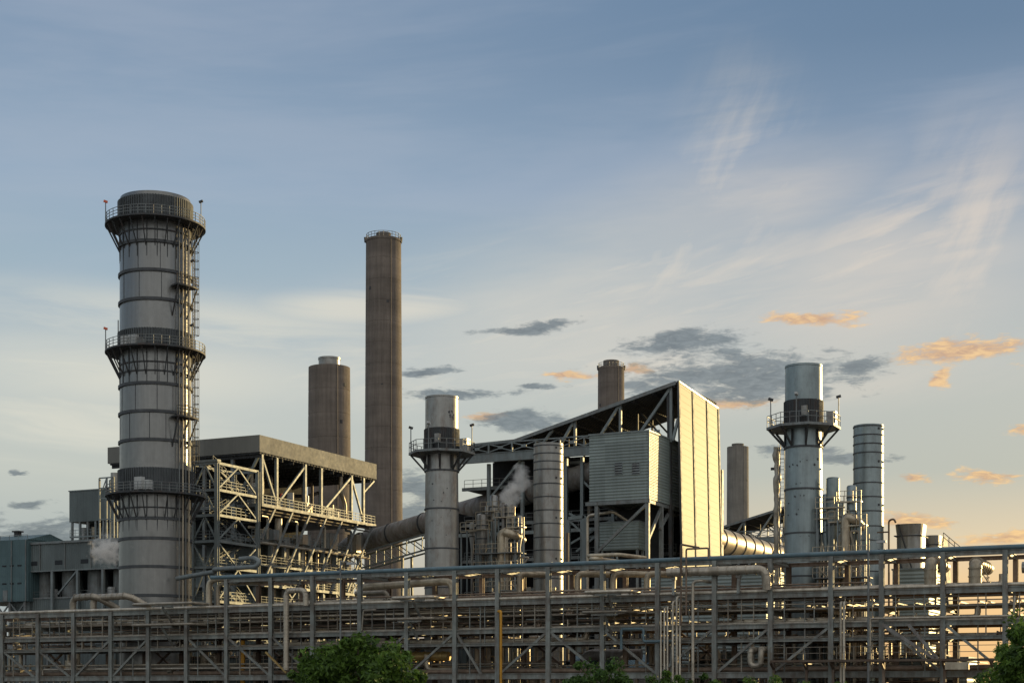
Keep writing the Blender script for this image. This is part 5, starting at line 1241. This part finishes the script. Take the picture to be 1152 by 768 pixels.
# fill light added to the unseen sky above and behind, dimmer at left
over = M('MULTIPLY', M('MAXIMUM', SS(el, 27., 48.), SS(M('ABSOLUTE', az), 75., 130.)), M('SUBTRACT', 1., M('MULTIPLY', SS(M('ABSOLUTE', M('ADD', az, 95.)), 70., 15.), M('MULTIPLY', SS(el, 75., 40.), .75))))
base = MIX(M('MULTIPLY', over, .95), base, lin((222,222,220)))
# nearer clouds: warped position on the sky
aw = NOISE(VEC(M('MULTIPLY', az, .28), M('MULTIPLY', el, .8), 1.), 1., 5., .6, 0., True)
asp = ns.new('ShaderNodeSeparateColor'); L.new(aw, asp.inputs[0])
az0, el0 = az, el
az = M('ADD', az, M('MULTIPLY', M('SUBTRACT', asp.outputs[0], .5), 3.2)); el = M('ADD', el, M('MULTIPLY', M('SUBTRACT', asp.outputs[1], .5), 1.1))
cn = NOISE(VEC(M('MULTIPLY', az0, .55), M('MULTIPLY', el0, 1.7), 9.), 1., 10., .66, .4)
cf = NOISE(VEC(M('MULTIPLY', az0, 1.5), M('MULTIPLY', el0, 5.5), 2.), 1., 8., .64, .7)
tex = M('ADD', M('MULTIPLY', M('SUBTRACT', cn, .5), 2.2), M('MULTIPLY', M('SUBTRACT', cf, .5), 1.7))
dark = blobs(((832,424,150,34,0.), (765,384,75,13,.1), (968,411,48,10,.15), (515,443,85,6), (474,418,28,6), (574,474,58,11), (594,369,48,6,.12), (464,548,34,18), (462,580,34,16), (42,604,62,20), (34,566,26,7), (950,517,60,7), (890,508,45,8), (25,533,12,3), (-60,590,70,30), (600,437,25,4), (690,610,160,20)))
oran = blobs(((908,357,62,10,-.03), (1085,394,85,15,.1), (1062,426,16,12), (640,425,36,6), (1025,537,30,8), (1106,538,36,8,-.15), (1125,604,52,8,.1), (1035,584,62,8,-.1), (722,412,24,6), (822,456,50,6), (545,468,30,6), (1170,480,30,10), (1230,400,70,20)))
dm = SS(M('ADD', dark, tex), -.08, .62); om = SS(M('ADD', oran, tex), -.02, .66)
dcol = MIX(SS(cf, .3, .75), lin((90,101,111)), lin((130,139,145)))
ocol = MIX(SS(M('ADD', cf, M('MULTIPLY', cn, .5)), .55, .95), lin((190,142,112)), lin((252,204,136)))
base = MIX(M('MULTIPLY', om, .8), base, ocol)
base = MIX(M('MULTIPLY', dm, .88), base, dcol)
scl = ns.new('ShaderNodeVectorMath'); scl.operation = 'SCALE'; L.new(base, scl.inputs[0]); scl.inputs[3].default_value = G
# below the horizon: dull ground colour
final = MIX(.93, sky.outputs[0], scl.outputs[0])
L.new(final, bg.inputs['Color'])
sc.view_settings.view_transform = 'Standard'; sc.view_settings.look = 'None'; sc.view_settings.exposure = EXPO; sc.view_settings.gamma = 1; sc.view_settings.use_curve_mapping = False

w.cycles.sampling_method = 'MANUAL'; w.cycles.sample_map_resolution = 512
sc.cycles.max_bounces = 6; sc.cycles.diffuse_bounces = 2; sc.cycles.glossy_bounces = 2; sc.cycles.transmission_bounces = 3; sc.cycles.volume_bounces = 4
